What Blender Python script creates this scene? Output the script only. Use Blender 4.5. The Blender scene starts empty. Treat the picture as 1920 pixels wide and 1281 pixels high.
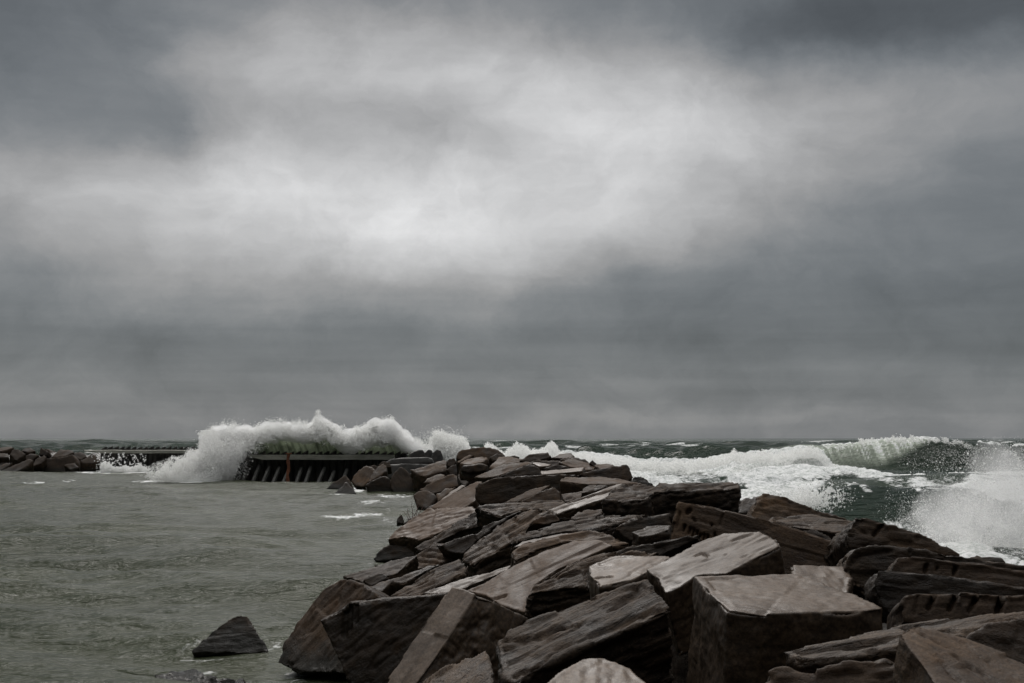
import bpy, bmesh, math, random
import numpy as np
from mathutils import Vector, Matrix
R = math.radians
random.seed(7)
rng = np.random.default_rng(11)
C = bpy.context.scene.collection
sc = bpy.context.scene

# ------------------------------------------------------------------ camera
CAM_H, F, PITCH = 3.4, 2667.0, math.atan(181.5 / 2667.0)
cam = bpy.data.objects.new('camera', bpy.data.cameras.new('camera'))
C.objects.link(cam)
cam.location = (0, 0, CAM_H)
cam.rotation_euler = (math.pi / 2 + PITCH, 0, 0)
cam.data.sensor_width = 36.0
cam.data.lens = 50.0
cam.data.clip_start = 0.1
cam.data.clip_end = 60000
cam.data.dof.use_dof = True
cam.data.dof.focus_distance = 45.0
cam.data.dof.aperture_fstop = 9.0
sc.camera = cam
sc.view_settings.view_transform = 'Standard'
sc.view_settings.look = 'None'
sc.view_settings.exposure = 0.0
sc.view_settings.gamma = 1.0
sc.render.engine = 'CYCLES'
sc.cycles.use_denoising = True
sc.cycles.denoising_prefilter = 'ACCURATE'
sc.cycles.max_bounces = 10
sc.cycles.diffuse_bounces = 6
sc.cycles.glossy_bounces = 2
sc.cycles.volume_bounces = 8
sc.cycles.use_adaptive_sampling = False

# ------------------------------------------------------------------ node helper
class NT:
    def __init__(s, tree): s.t = tree; s.n = tree.nodes; s.l = tree.links
    def new(s, typ, **kw):
        n = s.n.new(typ)
        for k, v in kw.items():
            if hasattr(n, k): setattr(n, k, v)
        return n
    def put(s, sock, v):
        if isinstance(v, bpy.types.NodeSocket): s.l.new(v, sock)
        elif v is not None: sock.default_value = v
    def math(s, op, a, b=None, c=None, clamp=False):
        n = s.n.new('ShaderNodeMath'); n.operation = op; n.use_clamp = clamp
        s.put(n.inputs[0], a)
        if b is not None: s.put(n.inputs[1], b)
        if c is not None: s.put(n.inputs[2], c)
        return n.outputs[0]
    def vmath(s, op, a, b=None):
        n = s.n.new('ShaderNodeVectorMath'); n.operation = op
        s.put(n.inputs[0], a)
        if b is not None: s.put(n.inputs[1], b)
        return n.outputs[0]
    def noise(s, vec, scale, detail=4, rough=.55, dist=0.0):
        n = s.n.new('ShaderNodeTexNoise'); s.put(n.inputs['Vector'], vec)
        n.inputs['Scale'].default_value = scale; n.inputs['Detail'].default_value = detail
        n.inputs['Roughness'].default_value = rough; n.inputs['Distortion'].default_value = dist
        return n.outputs['Fac'], n.outputs['Color']
    def mix(s, f, a, b):
        n = s.n.new('ShaderNodeMix'); n.data_type = 'RGBA'
        s.put(n.inputs[0], f); s.put(n.inputs[6], a); s.put(n.inputs[7], b)
        return n.outputs[2]
    def smooth(s, v, lo, hi):
        n = s.n.new('ShaderNodeMapRange'); n.interpolation_type = 'SMOOTHSTEP'
        s.put(n.inputs[0], v); s.put(n.inputs[1], lo); s.put(n.inputs[2], hi)
        n.inputs[3].default_value = 0; n.inputs[4].default_value = 1
        return n.outputs[0]
    def xyz(s, x, y, z):
        n = s.n.new('ShaderNodeCombineXYZ'); s.put(n.inputs[0], x); s.put(n.inputs[1], y); s.put(n.inputs[2], z)
        return n.outputs[0]

# ------------------------------------------------------------------ sky (overcast cloud deck over a Nishita sky)
SUN_EL, SUN_AZ = R(46), R(-12)     # azimuth from +Y, towards +X
w = bpy.data.worlds.new('World'); sc.world = w; w.use_nodes = True
t = NT(w.node_tree); t.n.clear()
out = t.new('ShaderNodeOutputWorld'); bg = t.new('ShaderNodeBackground')
sky = t.new('ShaderNodeTexSky'); sky.sky_type = 'NISHITA'; sky.sun_disc = False
sky.sun_elevation = SUN_EL; sky.sun_rotation = SUN_AZ
tc = t.new('ShaderNodeTexCoord')
sep = t.new('ShaderNodeSeparateXYZ'); t.l.new(tc.outputs['Generated'], sep.inputs[0])
az = t.math('MULTIPLY', t.math('ARCTAN2', sep.outputs[0], sep.outputs[1]), 57.29578)
el = t.math('MULTIPLY', t.math('ARCSINE', sep.outputs[2]), 57.29578)
P = t.xyz(t.math('MULTIPLY', az, 0.13), t.math('MULTIPLY', el, 0.18), 0.0)
_, wc = t.noise(P, 1.0, 7, .6)
ws = t.new('ShaderNodeSeparateXYZ'); t.l.new(wc, ws.inputs[0])
azw = t.math('ADD', az, t.math('MULTIPLY', t.math('SUBTRACT', ws.outputs[0], .5), 7.0))
elw = t.math('ADD', el, t.math('MULTIPLY', t.math('SUBTRACT', ws.outputs[1], .5), 3.6))
def sky_px(px, py):
    return (px - 960) / 2667 * 57.3 * .97, (822 - py) / 2667 * 57.3 * .985
# brightness of the cloud deck: broad luminous breaks and dark banks (px, py, rx, ry, amount)
BLOBS = [
 (620, 350, 360, 130, .20), (640, 400, 270, 85, .20), (760, 460, 230, 55, .12), (470, 290, 140, 60, .10), (880, 380, 160, 60, .06),
 (880, 135, 430, 80, .19), (600, 120, 230, 110, .10), (660, 30, 200, 60, .06),
 (1170, 235, 220, 120, .24), (1400, 260, 260, 90, .07), (1000, 330, 260, 110, .10), (1150, 400, 240, 60, .06),
 (1620, 215, 430, 60, .12), (1500, 330, 330, 60, .04), (150, 390, 330, 75, .14), (60, 330, 160, 50, .04),
 (870, 520, 190, 60, .06), (1450, 440, 380, 80, .03), (200, 500, 330, 70, .03),
 (960, 640, 1700, 55, -.022), (960, 800, 2500, 80, .030), (1050, 786, 560, 14, .05), (500, 580, 420, 24, .03), (300, 745, 420, 16, .012), (1080, 700, 380, 14, .015),
 (800, 240, 120, 50, -.16), (900, 275, 80, 35, -.04), (60, 120, 240, 170, -.05), (280, 215, 120, 80, -.06), (300, 265, 90, 40, -.05), (1330, 330, 90, 45, -.06), (520, 190, 90, 30, -.04), (1330, 60, 260, 60, -.05), (1750, 60, 420, 75, -.09), (1880, 330, 230, 60, -.03),
 (1850, 520, 330, 120, -.03), (1380, 350, 70, 40, -.03), (1100, 560, 300, 40, -.02)]
L = None
for (px, py, rx, ry, am) in BLOBS:
    a0, e0 = sky_px(px, py)
    u = t.math('MULTIPLY', t.math('SUBTRACT', azw, a0), 2667 / 57.3 / rx)
    v = t.math('MULTIPLY', t.math('SUBTRACT', elw, e0), 2667 / 57.3 / ry)
    q = t.math('ADD', t.math('MULTIPLY', u, u), t.math('MULTIPLY', v, v))
    g = t.math('MULTIPLY', t.math('POWER', 2.71828, t.math('MULTIPLY', q, -.6)), am)
    L = g if L is None else t.math('ADD', L, g)
L = t.math('ADD', L, .166)
# wispy structure, flatter towards the horizon
P2 = t.xyz(t.math('MULTIPLY', azw, .19), t.math('MULTIPLY', elw, .26), 3.0)
n1, _ = t.noise(P2, 1.0, 8, .61, .3)
P3 = t.xyz(t.math('MULTIPLY', az, .045), t.math('MULTIPLY', el, 1.0), 7.0)
n2, _ = t.noise(P3, 1.0, 5, .5, .2)
mod = t.math('ADD', t.math('MULTIPLY', t.math('SUBTRACT', n1, .5), .95), t.math('MULTIPLY', t.math('SUBTRACT', n2, .5), t.math('SUBTRACT', .62, t.math('MULTIPLY', t.smooth(el, 2.5, 9.0), .42))))
L = t.math('MULTIPLY', L, t.math('ADD', 1.0, mod))
L = t.math('MAXIMUM', L, .03)
# overcast zenith is several times brighter than the horizon
zen = t.smooth(el, 26.0, 80.0)
# unseen sky behind the camera is dimmed so camera-facing sides go dark
bk = t.smooth(t.math('ABSOLUTE', az), 40.0, 110.0)
L = t.math('MULTIPLY', L, t.math('SUBTRACT', 1.0, t.math('MULTIPLY', bk, .75)))
L = t.math('ADD', L, t.math('MULTIPLY', zen, 1.9))
# colour: bluish grey in the dark banks, neutral in the bright breaks
cc = t.mix(t.smooth(L, .10, .34), (0.91, 1.0, 1.075, 1), (1.00, 1.0, 1.005, 1))
hs = t.vmath('MULTIPLY', cc, t.xyz(L, L, L))
mx = t.mix(0.96, sky.outputs[0], hs)
n_ = t.new('ShaderNodeMix'); n_.data_type = 'RGBA'
nishita = t.vmath('MULTIPLY', sky.outputs[0], (0.10, 0.10, 0.10))
fin = t.mix(0.97, nishita, hs)
t.l.new(fin, bg.inputs['Color']); bg.inputs['Strength'].default_value = 1.0
t.l.new(bg.outputs[0], out.inputs[0])
w.cycles.sampling_method = 'MANUAL'; w.cycles.sample_map_resolution = 512

sun = bpy.data.objects.new('sun', bpy.data.lights.new('sun', 'SUN')); C.objects.link(sun)
sun.data.energy = 1.8; sun.data.angle = R(28); sun.data.color = (1, .96, .92)
sd = Vector((math.sin(SUN_AZ) * math.cos(SUN_EL), math.cos(SUN_AZ) * math.cos(SUN_EL), math.sin(SUN_EL)))
sun.rotation_euler = sd.to_track_quat('Z', 'Y').to_euler()

# ------------------------------------------------------------------ helpers
def ray(px, py):
    v = (640.5 - py) / F; x = (px - 960.0) / F
    c, s = math.cos(PITCH), math.sin(PITCH)
    dy = c - v * s
    return np.array([x / dy, 1.0, (s + v * c) / dy])
def at(px, py, D):
    r = ray(px, py); return np.array([0, 0, CAM_H]) + r * D
def proj(P_):
    P_ = np.asarray(P_, float); c, s = math.cos(PITCH), math.sin(PITCH)
    x = P_[..., 0]; y = P_[..., 1]; z = P_[..., 2] - CAM_H
    d = y * c + z * s; u = -y * s + z * c
    return 960 + F * x / d, 640.5 - F * u / d

def _h(ix, iy, iz, seed):
    h = (ix.astype(np.uint32) * np.uint32(374761393) + iy.astype(np.uint32) * np.uint32(668265263)
         + iz.astype(np.uint32) * np.uint32(2147483647) + np.uint32(seed * 7919 + 13))
    h = (h ^ (h >> np.uint32(13))) * np.uint32(1274126177)
    h = h ^ (h >> np.uint32(16))
    h = h * np.uint32(2246822519); h = h ^ (h >> np.uint32(15))
    return (h & np.uint32(0xFFFFFF)).astype(np.float32) / np.float32(0xFFFFFF)
def vnoise(x, y, z, seed=0):
    x = np.asarray(x, np.float32); y = np.asarray(y, np.float32); z = np.asarray(z, np.float32)
    x, y, z = np.broadcast_arrays(x, y, z)
    fx, fy, fz = np.floor(x), np.floor(y), np.floor(z)
    ix, iy, iz = fx.astype(np.int64) & 0xFFFFF, fy.astype(np.int64) & 0xFFFFF, fz.astype(np.int64) & 0xFFFFF
    u, v, w_ = x - fx, y - fy, z - fz
    u = u * u * u * (u * (u * 6 - 15) + 10); v = v * v * v * (v * (v * 6 - 15) + 10); w_ = w_ * w_ * w_ * (w_ * (w_ * 6 - 15) + 10)
    r = 0
    for dz in (0, 1):
        for dy in (0, 1):
            for dx in (0, 1):
                k = _h(ix + dx, iy + dy, iz + dz, seed)
                r = r + k * (u if dx else 1 - u) * (v if dy else 1 - v) * (w_ if dz else 1 - w_)
    return r
def fbm(x, y, z, o=4, seed=0, g=.5):
    a, s, r = 1.0, 0.0, 0
    x = np.asarray(x, np.float32); y = np.asarray(y, np.float32); z = np.asarray(z, np.float32)
    for i in range(o):
        r = r + a * vnoise(x, y, z, seed + i * 17); s += a; a *= g
        x, y, z = x * 2.03 + 11.3, y * 2.03 + 5.7, z * 2.03 + 3.1
    return r / s
def sstep(x, a, b):
    t_ = np.clip((x - a) / (b - a), 0, 1); return t_ * t_ * (3 - 2 * t_)

def tag(o, label=None, cat=None, group=None, kind=None):
    if label: o['label'] = label
    if cat: o['category'] = cat
    if group: o['group'] = group
    if kind: o['kind'] = kind
    return o
def mesh_obj(name, V, Fc, mat, parent=None, smooth=False):
    me = bpy.data.meshes.new(name); me.from_pydata([tuple(v) for v in V], [], [tuple(f) for f in Fc]); me.update()
    o = bpy.data.objects.new(name, me); C.objects.link(o)
    if mat: me.materials.append(mat)
    if parent: o.parent = parent
    if smooth: me.polygons.foreach_set('use_smooth', [True] * len(me.polygons))
    return o
def big_mesh(name, V, Q, mat, smooth=True, k=4):
    me = bpy.data.meshes.new(name)
    V = np.ascontiguousarray(V, np.float32); Q = np.ascontiguousarray(Q, np.int32)
    me.vertices.add(len(V)); me.vertices.foreach_set('co', V.ravel())
    me.loops.add(Q.size); me.loops.foreach_set('vertex_index', Q.ravel())
    me.polygons.add(len(Q)); me.polygons.foreach_set('loop_start', np.arange(0, Q.size, k, dtype=np.int32))
    me.polygons.foreach_set('loop_total', np.full(len(Q), k, np.int32))
    me.polygons.foreach_set('use_smooth', np.full(len(Q), smooth))
    me.update(calc_edges=True); me.materials.append(mat)
    o = bpy.data.objects.new(name, me); C.objects.link(o)
    return o
def attr(me, name, vals):
    a = me.attributes.new(name, 'FLOAT', 'POINT'); a.data.foreach_set('value', np.ascontiguousarray(vals, np.float32).ravel())

# ------------------------------------------------------------------ materials
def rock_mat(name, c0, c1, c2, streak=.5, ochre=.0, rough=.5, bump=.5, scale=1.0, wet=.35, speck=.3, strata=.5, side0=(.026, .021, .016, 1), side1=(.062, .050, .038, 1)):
    m = bpy.data.materials.new(name); m.use_nodes = True
    t = NT(m.node_tree); t.n.clear()
    o = t.new('ShaderNodeOutputMaterial'); b = t.new('ShaderNodeBsdfPrincipled')
    tc = t.new('ShaderNodeTexCoord'); oi = t.new('ShaderNodeObjectInfo')
    off = t.math('MULTIPLY', oi.outputs['Random'], 91.0)
    p = t.vmath('ADD', tc.outputs['Object'], t.xyz(off, t.math('MULTIPLY', off, 1.7), off))
    ps = t.vmath('MULTIPLY', p, (scale * 2.2, scale * 11.0, scale * 8.0))      # bedding streaks along the local x axis
    big, _ = t.noise(p, 1.3 * scale, 5, .6, .6)
    med, _ = t.noise(p, 7.0 * scale, 6, .62, .3)
    fine, _ = t.noise(p, 42.0 * scale, 5, .65)
    stk, _ = t.noise(ps, 1.0, 6, .62, .5)
    pit, _ = t.noise(t.vmath('MULTIPLY', p, (3., 9., 9.)), 3.0 * scale, 3, .5, .8)
    col = t.mix(t.smooth(t.math('ADD', t.math('MULTIPLY', big, .6), t.math('MULTIPLY', med, .4)), .36, .64), c0, c1)
    col = t.mix(t.math('MULTIPLY', t.smooth(stk, .42, .66), streak), col, c2)
    dk = t.math('MULTIPLY', t.smooth(pit, .58, .70), speck)
    grit, _ = t.noise(p, 110.0 * scale, 4, .75)
    col = t.mix(dk, col, (.018, .015, .013, 1))
    sa = t.new('ShaderNodeAttribute'); sa.attribute_name = 'shaded_side'
    # quarried bedding planes are pale, the sides get painted shade in their colour
    side_shade = t.mix(t.smooth(t.math('ADD', t.math('MULTIPLY', med, .6), t.math('MULTIPLY', fine, .4)), .38, .62), side0, side1)
    col = t.mix(t.math('MULTIPLY', sa.outputs['Fac'], t.math('ADD', .62, t.math('MULTIPLY', med, .5)), clamp=True), col, side_shade)
    hf = t.math('ADD', .63, t.math('ADD', t.math('MULTIPLY', t.smooth(fine, .36, .64), .42), t.math('MULTIPLY', t.smooth(grit, .34, .66), .34)))
    col = t.vmath('MULTIPLY', col, t.xyz(hf, hf, hf))
    if ochre > 0:
        oc, _ = t.noise(p, 1.9 * scale, 5, .65, .8)
        col = t.mix(t.math('MULTIPLY', t.smooth(oc, .50, .68), ochre), col, (.115, .066, .028, 1))
    wt, _ = t.noise(p, .8 * scale, 4, .6, 1.0)
    wetm = t.smooth(wt, .46, .60)
    wf = t.math('SUBTRACT', 1.0, t.math('MULTIPLY', wetm, wet))
    col = t.vmath('MULTIPLY', col, t.xyz(wf, wf, wf))
    br = t.math('ADD', .43, t.math('MULTIPLY', oi.outputs['Random'], .34))
    col = t.vmath('MULTIPLY', col, t.xyz(t.math('MULTIPLY', br, 1.20), t.math('MULTIPLY', br, .96), t.math('MULTIPLY', br, .73)))
    # wet algae band along the waterline
    ge = t.new('ShaderNodeNewGeometry'); sz = t.new('ShaderNodeSeparateXYZ'); t.l.new(ge.outputs['Position'], sz.inputs[0])
    band = t.math('SUBTRACT', 1.0, t.smooth(t.math('ADD', sz.outputs[2], t.math('MULTIPLY', t.math('SUBTRACT', med, .5), .5)), .18, .62))
    col = t.mix(t.math('MULTIPLY', band, .8), col, (.010, .010, .007, 1))
    t.l.new(col, b.inputs['Base Color'])
    rr = t.math('SUBTRACT', t.math('ADD', rough + .10, t.math('MULTIPLY', med, .25)), t.math('ADD', t.math('MULTIPLY', wetm, .16), t.math('MULTIPLY', band, .22)))
    t.l.new(rr, b.inputs['Roughness'])
    b.inputs['Specular IOR Level'].default_value = .2
    hgt = t.math('ADD', t.math('ADD', t.math('MULTIPLY', stk, strata), t.math('MULTIPLY', med, .35)), t.math('ADD', t.math('MULTIPLY', fine, .22), t.math('ADD', t.math('MULTIPLY', grit, .05), t.math('MULTIPLY', dk, -.35))))
    bp = t.new('ShaderNodeBump'); bp.inputs['Strength'].default_value = bump; bp.inputs['Distance'].default_value = .07
    t.l.new(hgt, bp.inputs['Height']); t.l.new(bp.outputs[0], b.inputs['Normal'])
    t.l.new(b.outputs[0], o.inputs[0])
    return m
def c4(r, g, b): return (r, g, b, 1)
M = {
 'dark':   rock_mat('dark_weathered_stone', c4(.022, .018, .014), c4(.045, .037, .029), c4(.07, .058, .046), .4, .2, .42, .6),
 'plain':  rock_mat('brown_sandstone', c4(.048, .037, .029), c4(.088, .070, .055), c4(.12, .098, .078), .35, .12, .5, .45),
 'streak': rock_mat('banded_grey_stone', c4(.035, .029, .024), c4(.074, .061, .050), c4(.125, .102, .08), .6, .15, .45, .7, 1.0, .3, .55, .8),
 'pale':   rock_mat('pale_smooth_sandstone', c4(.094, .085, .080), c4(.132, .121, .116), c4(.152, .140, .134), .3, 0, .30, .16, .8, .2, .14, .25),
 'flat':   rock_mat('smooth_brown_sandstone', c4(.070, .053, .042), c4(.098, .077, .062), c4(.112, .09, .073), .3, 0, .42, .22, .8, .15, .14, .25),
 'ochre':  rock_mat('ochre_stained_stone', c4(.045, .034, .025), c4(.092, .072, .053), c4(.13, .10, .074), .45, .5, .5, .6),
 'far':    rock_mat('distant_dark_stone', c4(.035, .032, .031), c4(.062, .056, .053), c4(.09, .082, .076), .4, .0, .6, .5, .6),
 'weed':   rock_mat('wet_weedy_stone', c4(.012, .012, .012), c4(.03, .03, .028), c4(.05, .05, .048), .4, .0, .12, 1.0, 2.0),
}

# ------------------------------------------------------------------ shape of the breakwater
AX = [(8, 3.0), (14, 3.5), (26, 4.0), (42, 3.6), (60, 1.6), (75, -.8), (92, -3.6), (112, -5.5), (118, -6), (200, -10)]
def Xc(Y): return np.interp(Y, [a[0] for a in AX], [a[1] for a in AX])
def surf(X, Y):
    x = X - Xc(Y)
    top = np.interp(Y, [0, 8, 18, 30, 45, 75, 100, 112], [2.25, 2.3, 2.5, 2.6, 2.6, 2.7, 2.2, 1.6])
    Wl = np.interp(Y, [10, 22, 40, 60, 88, 112], [6.0, 6.8, 7.4, 6.6, 5.5, 3.0])
    return np.where(x < 0, top * (1 + x / Wl), top * (1 - np.maximum(x - 1.5, 0) / 6.0))
_DD = np.arange(6, 200, .1)
def hit(px, py):
    r = ray(px, py); X = r[0] * _DD; Z = CAM_H + r[2] * _DD
    k = np.nonzero(Z <= surf(X, _DD))[0]
    return float(_DD[k[0]]) if len(k) else 75.0

# ------------------------------------------------------------------ boulders
ROCKS = []
def rock(poly, tf, tr, th, mat, label, D=None, e=None, taper=1.0, amp=1.0, stri=.5, sm=2, vox=None, dents=None, name='boulder', grp='boulders piled on the breakwater', dz=0):
    """One quarried boulder: a leading face (its outline, tilt towards camera tf and to the right tr, degrees) with
    real thickness th along e, remeshed and weathered.  Mesh is local to the face, so bedding follows the block."""
    k = len(ROCKS)
    n = np.array([math.sin(R(tr)), -math.sin(R(tf)) * math.cos(R(tr)), math.cos(R(tf)) * math.cos(R(tr))])
    pc = np.mean(np.array(poly, float), 0)
    if D is None: D = hit(pc[0], pc[1])
    A = at(pc[0], pc[1], D); cam0 = np.array([0, 0, CAM_H])
    V = []
    for (px, py) in poly:
        r = ray(px, py); den = float(n @ r)
        if abs(den) < .03: den = math.copysign(.03, den if den else -1)
        s = float(n @ (A - cam0)) / den
        s = min(max(s, D * .72), D * 1.45)
        V.append(cam0 + r * s)
    V = np.array(V)
    ev = -n if e is None else np.array(e, float) / np.linalg.norm(e)
    Cn = V.mean(0)
    B = Cn + (V - Cn) * taper + ev * th
    # local frame: z = face normal, x = longest edge
    W_ = V - Cn; xa = np.linalg.eigh(W_.T @ W_)[1][:, -1]; xa = xa - n * (xa @ n); xa /= np.linalg.norm(xa); ya = np.cross(n, xa)
    Mt = np.stack([xa, ya, n], 1)
    loc = lambda Q: (Q - Cn) @ Mt
    T_, B_ = loc(V), loc(B)
    me = bpy.data.meshes.new('tmp'); N = len(V)
    Fc = [list(range(N)), list(range(2 * N - 1, N - 1, -1))] + [[i, N + i, N + (i + 1) % N, (i + 1) % N] for i in range(N)]
    me.from_pydata([tuple(v) for v in np.vstack([T_, B_])], [], Fc); me.update()
    bm = bmesh.new(); bm.from_mesh(me); bmesh.ops.recalc_face_normals(bm, faces=bm.faces); bmesh.ops.triangulate(bm, faces=bm.faces); bm.to_mesh(me); bm.free()
    o = bpy.data.objects.new('tmp', me); C.objects.link(o)
    size = float(np.ptp(T_, axis=0)[:2].max())
    vx = vox or max(.016, D * .0011 if D < 60 else D * .0013)
    vx = min(vx, size / 14, th / 4)
    md = o.modifiers.new('r', 'REMESH'); md.mode = 'VOXEL'; md.voxel_size = vx
    ms = o.modifiers.new('s', 'SMOOTH'); ms.factor = .5; ms.iterations = max(1, int(sm * (1.0 if vx > .03 else .03 / vx)))
    dg = bpy.context.evaluated_depsgraph_get()
    m2 = bpy.data.meshes.new_from_object(o.evaluated_get(dg))
    bpy.data.objects.remove(o); bpy.data.meshes.remove(me)
    nv = len(m2.vertices); co = np.empty(nv * 3, np.float32); no = np.empty(nv * 3, np.float32)
    m2.vertices.foreach_get('co', co); m2.vertices.foreach_get('normal', no)
    co = co.reshape(-1, 3); no = no.reshape(-1, 3)
    x, y, z = co.T; sd_ = k * 31 + 5
    a = min(size, 2.2)
    top = np.clip(np.abs(no[:, 2]), 0, 1)
    d = (fbm(x * 1.1 / a * 1.5, y * 1.1 / a * 1.5, z * 1.6 / a * 1.5, 3, sd_) - .5) * .035 * a
    d += (fbm(x * 5, y * 5, z * 5, 4, sd_ + 3) - .5) * .035 * (.4 + .6 * (1 - top))
    rid = 1 - np.abs(2 * fbm(x * 1.4, y * 4.5, z * 6, 4, sd_ + 9) - 1)
    d -= np.clip(rid - .84, 0, 1) * .20 * stri
    led = fbm(x * .8 + 3, y * .8, z * 9, 3, sd_ + 5)
    d += (sstep(led, .46, .56) - .5) * .016 * (1 - top) * stri
    bd = fbm(x * 1.6, y * 16, z * 8, 4, sd_ + 21)
    d += (bd - .5) * .030 * top * stri
    chip = fbm(x * 2.6, y * 2.6, z * 2.6, 3, sd_ + 40)
    d -= np.clip(chip - .62, 0, 1) * .20 * (1 - top * .7)
    edge = np.exp(-((top - .62) / .24) ** 2)
    d -= edge * np.clip(fbm(x * 5, y * 5, z * 5, 4, sd_ + 70) - .47, 0, 1) * .34 * min(1.5, .6 + size * .3)
    d += (fbm(x * 15, y * 15, z * 15, 3, sd_ + 60) - .5) * .016 * (1 - .6 * top)
    co2 = co + no * (d * amp)[:, None].astype(np.float32)
    if dents:
        dn = np.zeros(nv)
        for (x0, y0, x1, y1, rad, dep) in dents:
            q = []
            for (px, py) in ((x0, y0), (x1, y1)):
                r = ray(px, py); s = float(n @ (A - cam0)) / float(n @ r); q.append(loc(cam0 + r * s))
            p0, p1 = q; dv = p1 - p0; L2 = dv @ dv + 1e-9
            tt = np.clip(((co - p0) @ dv) / L2, 0, 1)
            dist = np.linalg.norm(co - (p0 + tt[:, None] * dv), axis=1)
            dn = np.maximum(dn, dep * (1 - sstep(dist, rad * .5, rad)))
        co2 = co2 - (no * dn[:, None]).astype(np.float32)
    m2.vertices.foreach_set('co', co2.astype(np.float32).ravel())
    m2.polygons.foreach_set('use_smooth', [True] * len(m2.polygons)); m2.update()
    m2.name = name; attr(m2, 'shaded_side', 1 - sstep(no[:, 2], .62, .92))  # mask for the shade painted on faces turned off the leading face
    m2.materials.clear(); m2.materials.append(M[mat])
    ob = bpy.data.objects.new(name, m2); C.objects.link(ob)
    Cn = Cn + np.array([0, 0, dz])
    ob.matrix_world = Matrix(((xa[0], ya[0], n[0], Cn[0]), (xa[1], ya[1], n[1], Cn[1]), (xa[2], ya[2], n[2], Cn[2]), (0, 0, 0, 1)))
    tag(ob, label, 'boulder', grp)
    ROCKS.append(ob)
    return ob

# --- nearest rows
rock([(1298,1079),(1493,1074),(1590,1103),(1657,1139),(1600,1147),(1420,1151),(1362,1144),(1330,1112)], 9, 0, 1.25, 'pale', 'huge squared block with a flat wet pale top, in the middle of the foreground', e=(0,.12,-1), taper=1.1, D=10.2, amp=.9, stri=.15, sm=5)
rock([(927,1206),(945,1178),(1000,1158),(1093,1122),(1167,1098),(1213,1087),(1242,1115),(1256,1143),(1200,1168),(1133,1197),(1067,1223),(1000,1257),(968,1285),(945,1275)], 24, -14, .75, 'streak', 'long grey slab with streaked grain sloping left, just left of the big squared block', e=(.1,.45,-1), D=11.2, stri=1.1, sm=3)
rock([(745,1300),(840,1247),(913,1217),(922,1240),(935,1300),(880,1345),(740,1345)], 20, -14, .7, 'streak', 'grey grained slab cut by the bottom edge beside the leaning pale strip', e=(.1,.4,-1), D=12.6, stri=1)
rock([(1005,1295),(1045,1262),(1098,1232),(1135,1233),(1187,1253),(1235,1296),(1230,1350),(1020,1350)], 14, 0, .7, 'pale', 'low rounded brown slab at the bottom edge below the long streaked slab', D=9.6, amp=.6, stri=.4)
rock([(847,1098),(870,1104),(894,1113),(852,1180),(812,1240),(765,1305),(710,1305),(763,1217),(805,1155)], 42, -22, 1.25, 'pale', 'upright wedge whose narrow pale edge leans down to the left like a plank', e=(1.0,.45,-.52), D=14.8, amp=.55, stri=.35, sm=1)
rock([(596,1162),(632,1147),(655,1130),(713,1122),(790,1117),(838,1114),(846,1108),(800,1190),(760,1330),(680,1330),(650,1285),(636,1240)], 74, -8, 1.3, 'dark', 'broad dark block with an upright mottled face at the left water edge', D=17.6, amp=.9, stri=.7, e=(.05,1,-.1),
     dents=[(648,1140,645,1190,.05,.07),(657,1138,655,1180,.04,.06),(668,1133,667,1165,.04,.05)])
rock([(520,1243),(530,1206),(563,1160),(607,1104),(637,1083),(662,1086),(682,1095),(718,1122),(655,1134),(634,1150),(640,1210),(650,1262),(560,1262)], 48, -30, 1.3, 'ochre', 'big rounded brown boulder rising from the water at the left foot of the pile', D=20.8, e=(.3,1,-.3), sm=5, stri=.7)
rock([(358,1208),(384,1186),(396,1177),(430,1150),(446,1144),(466,1144),(476,1166),(502,1200),(506,1215),(360,1215)], 55, -6, 1.0, 'dark', 'small pyramid shaped rock standing alone in the harbour water', D=23.2, dz=-.09, e=(.05,.75,-.75), sm=1, grp='rocks awash in the harbour')
rock([(286,1264),(330,1254),(370,1254),(385,1267),(420,1273),(456,1271),(470,1290),(430,1320),(310,1320)], 12, 0, .5, 'weed', 'low dark rock awash at the bottom edge of the harbour water', D=19.8, dz=.0, sm=3, amp=1.5, grp='rocks awash in the harbour')
rock([(868,1110),(900,1097),(965,1057),(1022,1032),(1080,1012),(1125,1012),(1150,1022),(1100,1045),(1045,1068),(1003,1098),(985,1150),(940,1136),(905,1116)], 26, -20, .6, 'flat', 'wide smooth brown slab with one dark scratch, left of the striped boulder', e=(.2,.4,-1), D=16.5, amp=.45, stri=.3,
     dents=[(926,1123,945,1117,.04,.03)])
rock([(983,1127),(990,1108),(1012,1085),(1060,1058),(1130,1036),(1185,1028),(1240,1034),(1215,1048),(1105,1066),(1112,1100),(1060,1104),(1000,1112)], 34, -16, .62, 'streak', 'rounded boulder with curved dark stripes beside the pale cream slab', e=(.1,.3,-1), D=13.6, stri=1.3, sm=4)
rock([(1130,1042),(1185,1021),(1240,1014),(1292,1003),(1318,1010),(1232,1046),(1190,1050)], 66, -10, .7, 'dark', 'dark ridge shaped boulder behind the pale cream slab', D=14.6)
rock([(1103,1060),(1153,1042),(1213,1042),(1260,1043),(1225,1066),(1188,1087),(1123,1100),(1115,1087),(1104,1077)], 13, -4, .42, 'pale', 'small cream coloured slab, palest of the pile, beside the tilted flat slab', e=(.05,.1,-1), D=12.6, amp=.5, stri=.5,
     dents=[(1115,1083,1146,1081,.025,.03)])
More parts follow.
